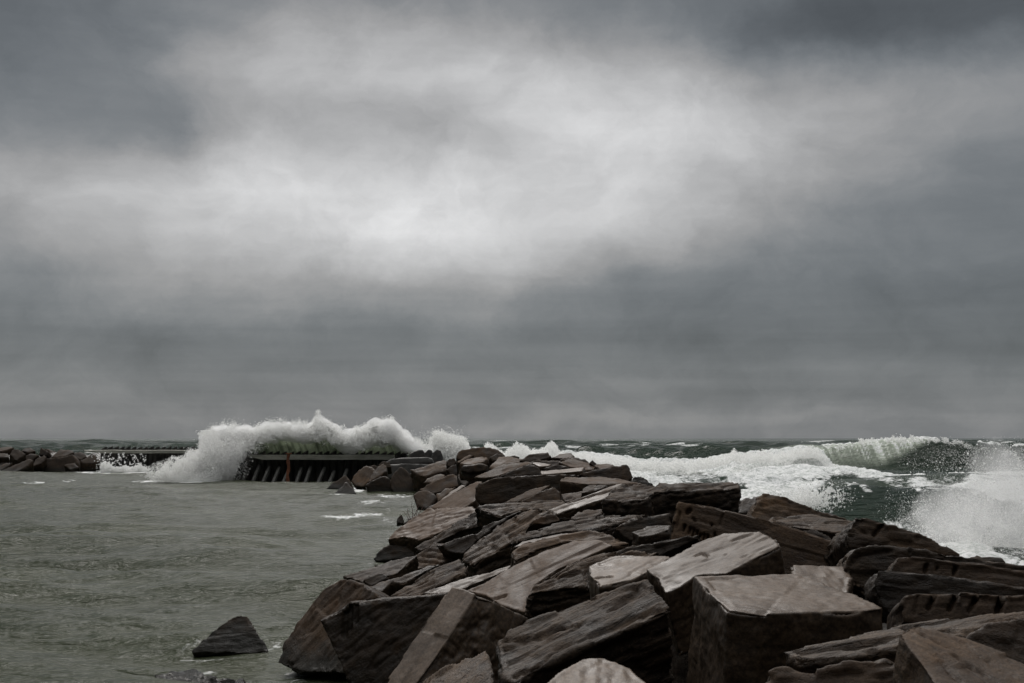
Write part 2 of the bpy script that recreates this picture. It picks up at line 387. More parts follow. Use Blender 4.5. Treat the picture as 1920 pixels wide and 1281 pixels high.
rock([(1210,1068),(1253,1045),(1300,1021),(1357,998),(1420,996),(1457,1010),(1464,1024),(1413,1048),(1360,1076),(1305,1080),(1277,1100),(1247,1113),(1233,1087)], 22, -14, .55, 'pale', 'flat pale slab tilted to the left, resting behind the big squared block', e=(.22,.12,-1), D=12.0, amp=.5, stri=.45,
     dents=[(1303,1042,1314,1038,.014,.02),(1314,1038,1330,1043,.012,.02),(1357,1041,1364,1039,.010,.012),(1390,1045,1400,1041,.010,.012),(1374,1014,1412,1000,.012,.02)])
rock([(1256,1022),(1260,985),(1267,943),(1272,938),(1311,945),(1387,960),(1500,993),(1602,1027),(1592,1066),(1480,1078),(1380,1060)], 76, -8, .4, 'plain', 'long upright slab with a row of drill grooves, behind the flat pale slab', D=14.8, amp=.45, stri=.5, vox=.013, sm=1,
     dents=[(1263,982,1258,1003,.016,.05),(1284,986,1282,994,.020,.06),(1295,990,1292,998,.02,.05),(1301,993,1299,1003,.018,.05),(1308,997,1306,1007,.018,.05),(1314,1002,1312,1010,.018,.05),(1320,1002,1318,1012,.018,.05),(1327,1004,1326,1012,.016,.05),(1340,1000,1340,1006,.014,.04),(1293,957,1289,961,.030,.05),(1300,972,1303,978,.016,.03),(1335,983,1333,989,.014,.03),(1275,960,1268,990,.014,.03),(1350,985,1356,965,.014,.02)])
rock([(1583,1016),(1588,996),(1605,969),(1619,967),(1672,984),(1723,997),(1755,1010),(1803,1042),(1710,1050),(1600,1050)], 72, 4, .8, 'ochre', 'tall brown slab with cracked upright face on the seaward right skyline', D=14.0, stri=.9,
     dents=[(1654,985,1640,1003,.02,.05),(1584,1001,1600,1006,.012,.03),(1586,994,1602,998,.012,.03)])
rock([(1583,1062),(1588,1040),(1604,1024),(1640,1017),(1700,1023),(1800,1041),(1990,1070),(1990,1130),(1700,1150),(1650,1142),(1620,1122),(1583,1098)], 76, -4, .7, 'dark', 'rearmost of the stacked long slabs at the right edge, with a rough dark end', D=11.6, stri=.9)
rock([(1664,1078),(1684,1042),(1717,1043),(1796,1053),(1990,1075),(1990,1120),(1690,1100)], 74, -2, .35, 'plain', 'second of the stacked long slabs at the right edge, notched with drill marks', D=11.1, stri=.5, amp=.6, vox=.013, sm=1,
     dents=[(1738,1060,1736,1070,.02,.05),(1759,1063,1758,1069,.014,.03),(1793,1064,1789,1076,.018,.05)])
rock([(1636,1084),(1645,1069),(1668,1067),(1757,1078),(1990,1108),(1990,1160),(1700,1170),(1660,1145),(1640,1115)], 76, -2, .4, 'dark', 'third of the stacked long slabs at the right edge, plain and dark', D=10.5, stri=.5, amp=.6)
rock([(1690,1170),(1690,1128),(1698,1116),(1722,1111),(1800,1111),(1900,1117),(1990,1113),(1990,1160),(1748,1175)], 70, -2, .5, 'plain', 'low ribbed slab in front of the stacked slabs at the right edge', D=9.9, amp=.6, stri=.3, vox=.013, sm=1,
     dents=[(1754,1115,1742,1140,.02,.06),(1795,1114,1781,1142,.02,.06),(1834,1117,1818,1145,.02,.06),(1882,1117,1872,1145,.028,.08),(1722,1116,1715,1150,.012,.02)])
rock([(1465,1221),(1500,1213),(1584,1197),(1662,1171),(1742,1156),(1850,1149),(1990,1141),(1990,1165),(1850,1172),(1815,1192),(1700,1212),(1610,1231),(1560,1237),(1500,1241)], 15, -8, .28, 'streak', 'thin topped rough slab reaching the right edge in front of the ribbed slab', e=(.05,.2,-1), D=8.7, stri=1.0)
rock([(1437,1300),(1439,1257),(1471,1241),(1500,1255),(1534,1254),(1580,1244),(1690,1232),(1700,1330),(1440,1340)], 60, -6, .6, 'plain', 'broken lower ledge of rock at the bottom edge beneath the rough slab', D=8.3, stri=1.0)
rock([(1800,1204),(1846,1169),(1900,1160),(1990,1155),(1990,1300),(1880,1250)], 60, -8, .5, 'dark', 'dark shadowed block at the right edge behind the nearest pale rock', D=8.5, stri=.5)
rock([(1683,1186),(1706,1170),(1750,1177),(1816,1196),(1940,1244),(2000,1300),(1985,1345),(1790,1345),(1730,1250)], 22, 8, .8, 'plain', 'nearest rock, coarse grey brown, in the bottom right corner', e=(-.12,.1,-1), D=7.4, taper=1.06, amp=.6, stri=.5, sm=4,
     dents=[(1727,1190,1775,1215,.018,.02),(1790,1232,1850,1262,.02,.02),(1765,1240,1800,1275,.015,.015)])
rock([(1483,1058),(1584,1061),(1600,1080),(1590,1110),(1540,1104),(1485,1084)], 10, 0, .3, 'pale', 'wet pale sliver of slab wedged behind the big squared block', D=11.5, amp=.8)
rock([(1236,1135),(1262,1118),(1292,1130),(1300,1300),(1225,1300)], 60, 0, .6, 'dark', 'dark stone wedged deep in the gap left of the big squared block', D=12.4)
# --- right skyline
rock([(1403,978),(1414,946),(1424,926),(1432,919),(1476,933),(1521,951),(1604,979),(1585,990),(1500,985),(1440,985)], 56, 10, .8, 'ochre', 'angular rock with a pointed left corner on the skyline against the sea', D=20.5, stri=.8)
rock([(1438,979),(1447,970),(1473,966),(1521,963),(1602,977),(1587,1002),(1545,995),(1500,989)], 14, 6, .4, 'streak', 'low rock with wavy dark grain below the angular skyline rock', D=18, stri=1.2)
rock([(1478,1004),(1500,993),(1535,993),(1558,1003),(1568,1022),(1530,1030),(1480,1020)], 60, 0, .5, 'dark', 'dark rounded rock in the hollow below the wavy grained rock', D=16.8)
rock([(1383,962),(1386,938),(1400,932),(1428,930),(1418,960)], 30, 0, .5, 'dark', 'small grey rock between the long skyline block and the angular rock', D=22.5)
rock([(1790,1060),(1812,1047),(1830,1040),(1862,1039),(1880,1047),(1896,1062),(1880,1075),(1820,1075)], 50, 5, .6, 'dark', 'low rounded rock on the far right skyline in front of the spray', D=13.4, sm=4)
rock([(1860,1068),(1920,1058),(1990,1066),(1990,1100),(1880,1085)], 62, 8, .6, 'dark', 'dark rock at the right frame edge on top of the stacked slabs', D=12.8)
rock([(1129,938),(1140,924),(1162,906),(1208,908),(1308,905),(1374,901),(1386,906),(1386,918),(1312,920),(1229,922),(1212,938),(1170,942)], 17, 4, .85, 'streak', 'largest block on the middle skyline, deep dark front and rough brown top', e=(0,.12,-1), D=25.5, stri=1.2, amp=1.1)
rock([(1022,956),(1062,941),(1100,927),(1160,905),(1170,908),(1133,936),(1088,951),(1044,965)], 24, -22, .22, 'pale', 'long thin pale slab leaning up to the largest skyline block', e=(.1,.3,-1), D=27, amp=.5, stri=.6,
     dents=[(1065,944,1150,918,.03,.05)])
rock([(1040,975),(1055,960),(1085,945),(1130,935),(1135,962),(1100,975)], 50, 0, .5, 'dark', 'dark rock in the shadow under the long thin pale slab', D=27)
rock([(1068,971),(1083,959),(1100,955),(1130,953),(1132,964),(1110,972),(1080,976)], 25, 0, .3, 'plain', 'small rounded rock tucked under the largest skyline block', D=25.2)
rock([(952,1016),(985,993),(1052,978),(1104,967),(1160,965),(1212,963),(1182,974),(1154,984),(1104,995),(1060,998),(1010,1006),(975,1013)], 19, -10, .55, 'streak', 'long rough grained slab across the middle below the skyline block', e=(.05,.2,-1), D=21, stri=1.3)
rock([(1150,990),(1184,974),(1215,965),(1258,962),(1260,1012),(1180,1016)], 70, 0, .8, 'dark', 'dark block in deep shade left of the drilled upright slab', D=19.6, stri=.5)
rock([(1184,998),(1212,986),(1258,984),(1256,994),(1224,1003),(1200,1006)], 14, 0, .35, 'dark', 'small black wet rock left of the drilled upright slab', D=17.8)
rock([(956,1032),(976,1018),(1054,1002),(1110,994),(1146,1002),(1184,1019),(1125,1026),(1062,1016),(1008,1030),(978,1046),(964,1054)], 27, -8, .5, 'plain', 'blunt ended slab with a light wet edge behind the wide smooth brown slab', e=(0,.2,-1), D=18.2, stri=.8, sm=3)
rock([(958,1027),(979,1016),(1054,1000),(1112,994),(1060,1006),(985,1023)], 12, -6, .12, 'pale', 'narrow light grey slab lying along the back of the blunt ended slab', D=18.8, amp=.4)
rock([(862,1048),(870,1036),(890,1016),(925,990),(955,970),(981,956),(1012,952),(1034,957),(1044,966),(1012,985),(958,1019),(930,1036),(900,1052),(888,1062)], 32, -24, .62, 'streak', 'long dark slab with fine diagonal grain and an ochre patch at its upper end', e=(.25,.3,-1), D=25, stri=1.3,
     )
rock([(990,985),(1005,970),(1030,962),(1045,964),(1052,976),(1030,984)], 60, 12, .4, 'ochre', 'ochre stained stone end under the long finely grained slab', D=24.4)
# --- left flank
rock([(800,956),(820,940),(860,919),(896,901),(905,903),(892,938),(866,956),(842,955)], 30, -32, .32, 'flat', 'smooth brown slab high on the left flank beside the dark squared block', e=(.3,.35,-1), D=42, amp=.5, stri=.5)
rock([(726,1012),(738,998),(766,975),(802,953),(850,951),(888,947),(904,959),(873,978),(830,997),(788,1014),(757,1008)], 27, -20, .6, 'flat', 'widest brown slab of the left flank sloping down to the water', e=(.15,.4,-1), D=37.5, amp=.9, stri=.9)
rock([(775,1029),(787,1018),(830,994),(888,961),(912,957),(937,966),(902,986),(860,996),(822,1016),(790,1034)], 34, -22, .45, 'streak', 'narrow slab with a pale ragged edge below the widest brown slab', e=(.25,.4,-1), D=33, stri=1.2)
rock([(815,1022),(846,1014),(873,1003),(898,996),(905,985),(950,968),(985,954),(925,992),(888,1020),(868,1040),(845,1036)], 52, -20, .6, 'dark', 'dark wedge of rock between the ragged edged slab and the finely grained slab', D=29.5)
rock([(742,1075),(783,1037),(814,1016),(840,1019),(864,1026),(868,1036),(863,1046),(817,1060),(775,1070)], 36, -12, .4, 'ochre', 'yellow brown layered slab low on the left flank', e=(.1,.3,-1), D=30, stri=1.0, amp=.8,
     dents=[(790,1040,850,1050,.03,.05),(775,1050,830,1058,.03,.05),(800,1030,860,1038,.025,.04)])
rock([(729,1122),(757,1100),(813,1064),(864,1045),(875,1061),(871,1077),(833,1094),(775,1122)], 28, -24, .55, 'streak', 'brown streaked slab below the yellow brown layered slab', e=(.2,.4,-1), D=23.5, stri=1.2)
rock([(687,1100),(757,1077),(805,1058),(824,1060),(790,1076),(757,1094),(733,1092),(716,1110)], 24, -12, .4, 'dark', 'dark slab with a grey wet top between two slabs at the lower left', e=(.05,.4,-1), D=25)
rock([(640,1080),(713,1056),(775,1043),(785,1040),(747,1073),(733,1078),(680,1092)], 22, -16, .5, 'dark', 'low brown slab reaching the water behind the rounded boulder', e=(0,.3,-1), D=29)
rock([(678,1088),(692,1077),(720,1074),(730,1084),(712,1093),(695,1100)], 45, 0, .4, 'dark', 'small black rock behind the big rounded brown boulder', D=26.5)
rock([(699,1048),(706,1035),(717,1025),(735,1018),(775,1020),(779,1046),(750,1052),(706,1054)], 62, -20, .8, 'dark', 'black wet boulder at the waterline under the widest brown slab', D=37.5, sm=4)
rock([(790,1113),(843,1092),(930,1069),(966,1056),(950,1070),(880,1098),(860,1110),(838,1114)], 22, -12, .3, 'pale', 'thin light edged slab above the broad dark block', D=19.5, amp=.6)
rock([(743,982),(745,971),(752,964),(757,972),(757,982)], 60, 0, .25, 'dark', 'small pointed grey stone at the waterline by the dry stems', D=52)
rock([(752,984),(762,974),(772,969),(788,966),(786,976),(778,984)], 60, 0, .4, 'dark', 'low black stone carrying the dry stems', D=51)
# --- middle crest
rock([(889,914),(896,905),(929,895),(1000,890),(1060,888),(1082,890),(1062,926),(989,934),(947,944),(900,948),(890,934)], 80, -4, 1.2, 'dark', 'long squared dark block with an upright face below the crest', D=38, stri=.5, amp=.7)
rock([(886,895),(900,888),(945,870),(989,865),(1001,869),(971,878),(935,893),(905,897)], 24, -22, .4, 'plain', 'flat brown slab lying on the long squared dark block', D=43, amp=.6)
rock([(928,896),(971,877),(994,867),(1012,877),(1017,890),(970,894)], 60, -6, .8, 'dark', 'dark wedge on top of the long squared dark block', D=41)
rock([(941,944),(965,931),(999,915),(1034,908),(1010,925),(970,942)], 30, -26, .3, 'plain', 'flat lit slab leaning on the upright dark block', D=35.5, amp=.5)
rock([(968,944),(1010,922),(1038,910),(1049,920),(1060,942),(1040,946),(1000,944)], 58, 6, .5, 'ochre', 'rounded wedge beside the flat lit slab below the crest', D=34.6)
rock([(884,950),(920,944),(955,942),(1010,939),(1055,938),(1066,946),(1030,956),(985,956),(962,963),(935,968),(906,958)], 20, -8, .5, 'streak', 'low rough grey slab in front of the leaning lit slab', D=32, stri=1.4)
rock([(1012,883),(1060,879),(1097,876),(1093,883),(1040,888),(1014,890)], 12, -4, .16, 'pale', 'thin nearly white slab lying flat near the crest', D=41, amp=.3)
rock([(1014,890),(1060,884),(1100,881),(1098,895),(1040,898)], 76, 0, .5, 'dark', 'dark stone below the thin nearly white slab', D=41.4)
rock([(1076,892),(1098,883),(1153,873),(1176,869),(1180,874),(1187,894),(1182,902),(1127,900)], 66, 4, .9, 'dark', 'long wedge rising to a blunt right end on the crest', D=38)
rock([(1048,902),(1058,895),(1127,893),(1183,901),(1208,907),(1153,909),(1094,907)], 13, -2, .55, 'plain', 'flat brown slab with dark pits below the long wedge', D=34, amp=.7)
rock([(1088,925),(1095,912),(1106,909),(1145,909),(1130,916),(1112,922)], 24, -8, .4, 'dark', 'small block with a light upper edge beneath the pitted flat slab', D=31)
rock([(1052,926),(1094,919),(1097,932),(1062,942),(1054,938)], 30, 0, .4, 'plain', 'flat grey stone left of the thin leaning pale slab', D=32.5)
rock([(1182,906),(1187,894),(1200,892),(1213,899),(1228,909),(1200,914)], 50, 10, .6, 'weed', 'black glistening weed covered rock at the right end of the crest', D=35, amp=1.8, stri=1.2)
rock([(854,860),(857,845),(872,840),(907,835),(930,840),(944,849),(950,858),(920,864),(870,866)], 58, 0, 1.8, 'ochre', 'large rounded brown boulder, highest on the far crest', D=73, sm=4)
rock([(861,869),(872,861),(896,856),(918,857),(907,866),(880,872)], 16, -4, .8, 'plain', 'pale topped slab in front of the highest rounded boulder', e=(0,.1,-1), D=66)
rock([(862,884),(866,872),(905,868),(916,872),(912,886),(880,890)], 78, 0, 1.0, 'dark', 'dark block beneath the pale topped slab on the far crest', D=64)
rock([(855,866),(878,852),(890,852),(876,861),(860,868)], 30, -10, .6, 'plain', 'small flat stone leaning against the highest rounded boulder', D=69)
rock([(916,858),(930,850),(947,852),(944,864),(925,866)], 50, 0, .7, 'dark', 'small dark rock right of the highest rounded boulder', D=66)
rock([(915,876),(930,862),(934,855),(956,855),(984,861),(987,866),(945,872),(930,882)], 22, -8, .5, 'plain', 'flat grey brown slab in the saddle of the crest', D=56)
rock([(947,857),(963,852),(976,858),(960,862)], 55, 0, .6, 'dark', 'little dark stone on the skyline in the saddle of the crest', D=62)
rock([(972,862),(990,852),(1001,849),(1028,846),(1037,858),(1010,866),(985,868)], 52, -4, 1.0, 'dark', 'squared dark rock with a flat top on the skyline of the crest', D=55)
rock([(975,872),(985,864),(1012,860),(1050,862),(1058,874),(1030,880),(990,876)], 48, 0, .8, 'dark', 'heap forming dark rock below the squared skyline rock', D=49, stri=1.2)
rock([(1032,858),(1050,850),(1070,848),(1080,855),(1060,860)], 20, -4, .4, 'plain', 'thin slab on the skyline right of the squared dark rock', D=55)
rock([(1048,862),(1058,856),(1078,856),(1098,860),(1108,868),(1090,872),(1060,868)], 45, 6, .6, 'dark', 'dark uneven rock under the thin skyline slab', D=51)
rock([(1046,866),(1072,858),(1108,868),(1128,880),(1098,882),(1070,876)], 22, 4, .5, 'plain', 'broad brown slab sloping right on the crest', D=46)
rock([(1104,868),(1111,862),(1120,871),(1112,875)], 60, 0, .5, 'dark', 'tiny upright stone on the right skyline of the crest', D=46)
rock([(1112,872),(1130,869),(1151,870),(1157,874),(1128,881)], 16, 0, .5, 'plain', 'light grey flat slab near the right skyline of the crest', D=43)
rock([(995,867),(1012,866),(1036,870),(1030,874),(1010,875)], 16, 0, .2, 'pale', 'small yellowish flat slab on the crest', D=47, amp=.5)
rock([(1012,880),(1038,870),(1062,871),(1070,878),(1040,884)], 62, 0, .5, 'dark', 'dark lump just behind the thin nearly white slab', D=43)
# --- left cluster by the wall
LG = 'boulders at the foot of the sheet pile wall'
rock([(627,924),(638,913),(648,903),(653,904),(662,915),(671,927),(650,932),(630,930)], 50, 0, 1.2, 'dark', 'black triangular rock standing in the harbour water, foremost of the far cluster', D=86, grp=LG)
rock([(610,917),(622,904),(636,897),(648,889),(656,901),(660,914),(630,920)], 55, -10, 1.4, 'far', 'dark slanting rock behind the black triangular rock', D=94, grp=LG)
rock([(657,902),(660,895),(673,881),(685,872),(696,874),(704,880),(697,898),(682,915),(664,912)], 50, -20, 1.8, 'ochre', 'orange brown boulder leaning against the sheet pile wall', D=94, grp=LG)
rock([(686,906),(700,880),(719,867),(726,874),(726,884),(712,893),(697,902)], 40, -18, 2.2, 'ochre', 'tall brown boulder with a lit top, right of the orange one', D=90, e=(.1,.4,-1), grp=LG)
rock([(684,908),(700,900),(722,890),(732,898),(738,922),(728,932),(690,932)], 78, 0, 1.4, 'dark', 'dark upright face of rock at the waterline under the tall brown boulder', D=87.5, grp=LG)
rock([(730,902),(738,885),(752,873),(764,882),(776,896),(783,914),(782,932),(736,932)], 66, 4, 2.0, 'far', 'roof shaped boulder coming to a peak, in the far cluster', D=87, grp=LG)
rock([(768,882),(784,877),(831,860),(838,862),(849,879),(819,887),(796,895),(782,890)], 34, -14, 1.3, 'plain', 'long pale grooved slab pointing up to the right near the wall end', D=84, e=(.1,.3,-1), grp=LG, stri=1.4)
rock([(765,886),(782,884),(798,896),(800,915),(780,915)], 70, -12, 1.5, 'dark', 'dark end block under the long pale grooved slab', D=86, grp=LG)
rock([(793,906),(800,897),(822,887),(837,889),(832,900),(810,908)], 35, -10, 1.0, 'ochre', 'small brown stone below the long pale grooved slab', D=80, grp=LG)
rock([(781,918),(800,908),(822,897),(852,886),(862,896),(867,908),(840,918),(812,928)], 50, -14, 1.2, 'plain', 'brown boulder with a light upper left edge in the far cluster', D=76, grp=LG)
rock([(855,890),(875,886),(892,888),(882,900),(873,913),(862,905)], 38, -6, 1.0, 'far', 'bluish grey rock left of the long squared dark block', D=68, grp=LG)
rock([(858,884),(880,879),(893,880),(890,890),(862,891)], 40, 0, 1.0, 'far', 'low grey rock above the bluish grey rock', D=70, grp=LG)
rock([(836,866),(841,860),(852,859),(857,866),(850,874),(840,874)], 60, 0, .9, 'far', 'small black rounded rock in the gap before the wall end', D=82, grp=LG, sm=4)
rock([(834,880),(848,870),(866,870),(868,892),(845,892)], 60, 0, 1.2, 'dark', 'dark rock filling the gap beside the wall end', D=80, grp=LG)
rock([(773,927),(783,920),(800,917),(814,922),(821,934),(810,948),(798,958),(780,948)], 48, -12, .9, 'plain', 'rounded brown boulder at the waterline above the dry stems', D=62, sm=6, grp=LG)
rock([(815,928),(834,915),(856,911),(846,924),(831,936),(820,942)], 40, -14, .8, 'plain', 'brown rock squeezed behind the rounded waterline boulder', D=62, grp=LG)
rock([(824,938),(845,921),(866,908),(874,911),(850,926),(832,940)], 25, -20, .4, 'pale', 'light sliver of slab above the smooth brown slab', D=54, grp=LG, amp=.5)
rock([(790,960),(805,948),(830,938),(842,945),(815,965)], 40, -20, .7, 'dark', 'dark stone below the rounded waterline boulder', D=53, grp=LG)
rock([(676,884),(690,873),(702,870),(712,876),(700,888)], 60, 0, 1.0, 'far', 'small dark stone behind the orange brown boulder', D=99, grp=LG)
rock([(708,872),(716,865),(730,865),(734,876),(716,880)], 60, 0, 1.0, 'far', 'dark round stone behind the tall brown boulder', D=98, grp=LG)
# --- far left breakwater
FG = 'boulders of the far breakwater'
def far(poly, tf, tr, th, label, D, mat='far'): return rock(poly, tf, tr, th, mat, label, D=D, grp=FG, e=(0, .35, -1) if tf < 45 else None, amp=1.3)
far([(0,883),(25,872),(55,858),(64,862),(50,876),(25,889),(0,892)], 40, -14, 1.6, 'long tilted slab lowest at the left edge of the far breakwater', 143)
far([(-30,884),(-4,872),(14,867),(27,866),(10,878),(-20,894)], 40, -14, 1.4, 'slab half outside the left edge low on the far breakwater', 146)
far([(-30,850),(16,849),(18,857),(-30,858)], 20, 0, 2.4, 'flat light topped block at the left edge of the far breakwater', 149)
far([(16,852),(25,841),(38,842),(50,851),(30,865)], 42, 6, 1.4, 'diamond shaped rock near the left edge of the far breakwater', 147)
far([(-30,842),(-8,838),(22,837),(28,839),(10,845),(-30,850)], 18, -5, 1.0, 'flat slab topmost at the left edge of the far breakwater', 153)
far([(38,845),(46,840),(58,839),(67,845),(55,849)], 30, 0, 1.2, 'small brown slab on top of the far breakwater', 153)
far([(72,854),(76,838),(90,846),(87,856)], 62, -10, 1.8, 'upright dark pointed block on the far breakwater', 150)
far([(77,838),(106,846),(98,856),(90,846)], 24, 8, 1.2, 'pale slab leaning right behind the upright pointed block', 152)
far([(92,858),(111,842),(135,842),(140,848),(118,858)], 36, -12, 2.2, 'large tilted slab at the middle of the far breakwater', 148)
far([(56,888),(68,870),(82,860),(115,857),(135,850),(145,862),(152,888)], 74, 0, 2.0, 'broad black block at the waterline of the far breakwater', 146)
far([(58,876),(66,860),(84,852),(88,858),(78,869)], 42, -18, 1.0, 'greenish tilted slab on the broad black block', 145)
far([(133,853),(140,848),(155,847),(164,856),(150,863)], 38, 0, 1.8, 'blocky rock right of the large tilted slab on the far breakwater', 148)
far([(148,864),(163,856),(172,850),(181,853),(188,864),(183,869),(170,870),(155,869)], 42, 10, 1.6, 'rightmost big rock of the far breakwater beside the spray', 146)
far([(118,871),(140,867),(149,876),(130,882)], 45, 0, 1.2, 'low brown stone at the waterline of the far breakwater', 144.5)
far([(146,888),(152,866),(184,866),(180,888)], 76, 0, 1.8, 'dark face of rock at the waterline at the right end of the far breakwater', 146.5)
far([(20,866),(30,862),(50,852),(60,848),(74,852),(62,864),(30,884)], 60, 0, 2.0, 'shadowed rock behind the long tilted slab of the far breakwater', 149)
far([(-30,856),(10,857),(26,868),(0,886),(-30,890)], 72, 0, 2.0, 'dark blocky rock under the flat slab at the left edge', 150)

# --- dry stems rooted between the stones at the waterline
st = bpy.data.materials.new('dry_red_twig'); st.use_nodes = True
st.node_tree.nodes['Principled BSDF'].inputs['Base Color'].default_value = (.075, .035, .028, 1)
st.node_tree.nodes['Principled BSDF'].inputs['Roughness'].default_value = .8
def tube(path, r0, r1, seg=6):
    V, Fc = [], []; n_ = len(path)
    for i, p in enumerate(path):
        r = r0 + (r1 - r0) * i / (n_ - 1)
        for k in range(seg):
            a = 2 * math.pi * k / seg; V.append((p[0] + r * math.cos(a), p[1] + r * math.sin(a), p[2]))
    for i in range(n_ - 1):
        for k in range(seg):
            Fc.append((i * seg + k, i * seg + (k + 1) % seg, (i + 1) * seg + (k + 1) % seg, (i + 1) * seg + k))
    return V, Fc
pl = bpy.data.objects.new('dry_plant', None); C.objects.link(pl)
base = at(772, 971, 51.2); pl.location = base
tag(pl, 'leafless reddish stems sprouting from the rocks at the harbour edge', 'plant')
for (x0, y0, x1, y1) in [(769, 973, 763, 952), (773, 971, 773, 943), (779, 970, 784, 946), (776, 972, 787, 943), (766, 974, 757, 958), (783, 969, 793, 949)]:
    a, b = at(x0, y0, 51), at(x1, y1, 51.2)
    path = [tuple(a - base + (b - a) * s + np.array([math.sin(s * 5 + x0) * .02, .05 * s * math.sin(x0), 0])) for s in np.linspace(0, 1, 7)]
    V, Fc = tube(path, .016, .006); mesh_obj('stem', V, Fc, st, pl)

# ------------------------------------------------------------------ rubble core under the boulders
gx = np.linspace(-12, 14, 120); gy = np.concatenate([np.linspace(5, 30, 90), np.linspace(30.5, 116, 110)])
GX, GY = np.meshgrid(gx, gy); GXw = GX + Xc(GY)
GZ = surf(GXw, GY) - .50 - .012 * GY * .5 + (fbm(GXw * .9, GY * .9, 0, 4, 77) - .5) * .7
GZ = np.maximum(GZ, -1.6)
V = np.stack([GXw, GY, GZ], -1).reshape(-1, 3); nr, nc = GX.shape
ii = (np.arange(nr - 1)[:, None] * nc + np.arange(nc - 1)[None]).ravel()
o = big_mesh('ground', V, np.stack([ii, ii + 1, ii + nc + 1, ii + nc], 1), M['weed']); tag(o, kind='structure')
gx = np.linspace(-75, -40, 80); gy = np.linspace(146, 160, 30); GX, GY = np.meshgrid(gx, gy)
GZ = 2.2 - ((GY - 152) / 4.2) ** 2 * 1.4 + (fbm(GX * .7, GY * .7, 0, 3, 5) - .5) - np.maximum(GX + 43.0, 0) * 2
V = np.stack([GX, GY, GZ - .6], -1).reshape(-1, 3); nr, nc = GX.shape
ii = (np.arange(nr - 1)[:, None] * nc + np.arange(nc - 1)[None]).ravel()
o = big_mesh('ground', V, np.stack([ii, ii + 1, ii + nc + 1, ii + nc], 1), M['weed']); tag(o, kind='structure')

# ------------------------------------------------------------------ sheet pile walls
def simple_mat(name, c0, c1, rough, sc_=3.0, bump=.3, stretch=(1, 1, 1)):
    m = bpy.data.materials.new(name); m.use_nodes = True; t = NT(m.node_tree); b = t.n['Principled BSDF']
    tc = t.new('ShaderNodeTexCoord'); p = t.vmath('MULTIPLY', tc.outputs['Object'], stretch)
    a, _ = t.noise(p, sc_, 6, .65, .3)
    t.l.new(t.mix(t.smooth(a, .38, .64), c0, c1), b.inputs['Base Color']); b.inputs['Roughness'].default_value = rough
    bp = t.new('ShaderNodeBump'); bp.inputs['Strength'].default_value = bump; bp.inputs['Distance'].default_value = .04
    t.l.new(a, bp.inputs['Height']); t.l.new(bp.outputs[0], b.inputs['Normal'])
    return m
STEEL = simple_mat('black_wet_steel', c4(.014, .013, .012), c4(.042, .036, .031), .55, 2.5, .4, (1, 1, .4))
CONC = simple_mat('stained_concrete', c4(.20, .20, .17), c4(.33, .325, .28), .8, 1.5, .3, (.4, 1, 2))
RUST = simple_mat('orange_rust', c4(.12, .042, .02), c4(.23, .085, .042), .85, 5, .5)
STRUT = simple_mat('grey_timber', c4(.06, .06, .055), c4(.13, .127, .117), .8, 4, .3, (3, 3, .6))
def box_bm(bm, c, s, rot=None):
    r = bmesh.ops.create_cube(bm, size=1.0)
    for v in r['verts']:
        v.co = Vector((v.co.x * s[0], v.co.y * s[1], v.co.z * s[2]))
        if rot is not None: v.co = rot @ v.co
        v.co += Vector(c)
    return r['verts']
def bm_obj(name, bm, mat, parent, bev=.0):
    if bev: bmesh.ops.bevel(bm, geom=list(bm.edges), offset=bev, segments=1, affect='EDGES', clamp_overlap=True)
    me = bpy.data.meshes.new(name); bm.to_mesh(me); bm.free(); me.materials.append(mat)
    o = bpy.data.objects.new(name, me); C.objects.link(o); o.parent = parent
    return o
def pile_wall(name, label, xa, xb, Y, ztop, zl0, zl1, xl0, xl1, pitch, yslope=0.0):
    root = bpy.data.objects.new(name, None); C.objects.link(root); root.location = ((xa + xb) / 2, Y, 0)
    tag(root, label, 'sea wall', 'sheet pile walls closing the harbour')
    cx = root.location.x
    n_ = int((xb - xa) / pitch)
    for i in range(n_):
        x = xa + pitch * (i + .5) - cx
        zt = ztop + random.uniform(-.05, .05)
        bm = bmesh.new()
        wv = pitch * .5
        prof = [(-wv, -.02), (-wv * .45, .10), (wv * .45, .10), (wv - .006, -.02), (wv - .006, -.30), (-wv, -.30)]
        b0 = [bm.verts.new((x + a, -b, -1.5)) for a, b in prof]
        b1 = [bm.verts.new((x + a, -b, zt - .04 - .30 * (1 - (a + wv) / (2 * wv)) ** 1.4)) for a, b in prof]
        bm.faces.new(b0); bm.faces.new(b1[::-1])
        for k in range(len(prof)):
            k2 = (k + 1) % len(prof); bm.faces.new([b0[k2], b0[k], b1[k], b1[k2]])
        bmesh.ops.recalc_face_normals(bm, faces=bm.faces)
        bm_obj('pile', bm, STEEL, root)
    bm = bmesh.new()
    NB = 40
    vs = []
    for i in range(NB + 1):
        x = xl0 + (xl1 - xl0) * i / NB - cx
        j = (fbm(x * .8, 0, 0, 3, 3) - .5) * .06
        taper = min(1, (i + 1.2) / 5)
        z1_, z0_ = zl1 + float(j), zl1 - (zl1 - zl0) * taper + float(j) * .6
        vs.append([bm.verts.new((x, -1.1, z0_)), bm.verts.new((x, -1.1, z1_)), bm.verts.new((x, -.34, z1_ + .03)), bm.verts.new((x, -.34, z0_))])
    for i in range(NB):
        for k in range(4):
            bm.faces.new([vs[i][k], vs[i][(k + 1) % 4], vs[i + 1][(k + 1) % 4], vs[i + 1][k]])
    bm.faces.new(vs[0][::-1]); bm.faces.new(vs[-1]); bmesh.ops.recalc_face_normals(bm, faces=bm.faces)
    bm_obj('cap_ledge', bm, CONC, root)
    return root
def Xpx(px, D): return (px - 960) / 2667 * D
def Zpx(py, D): return CAM_H - (py - 822) / 2667 * D
Dm, Df = 112.0, 146.0
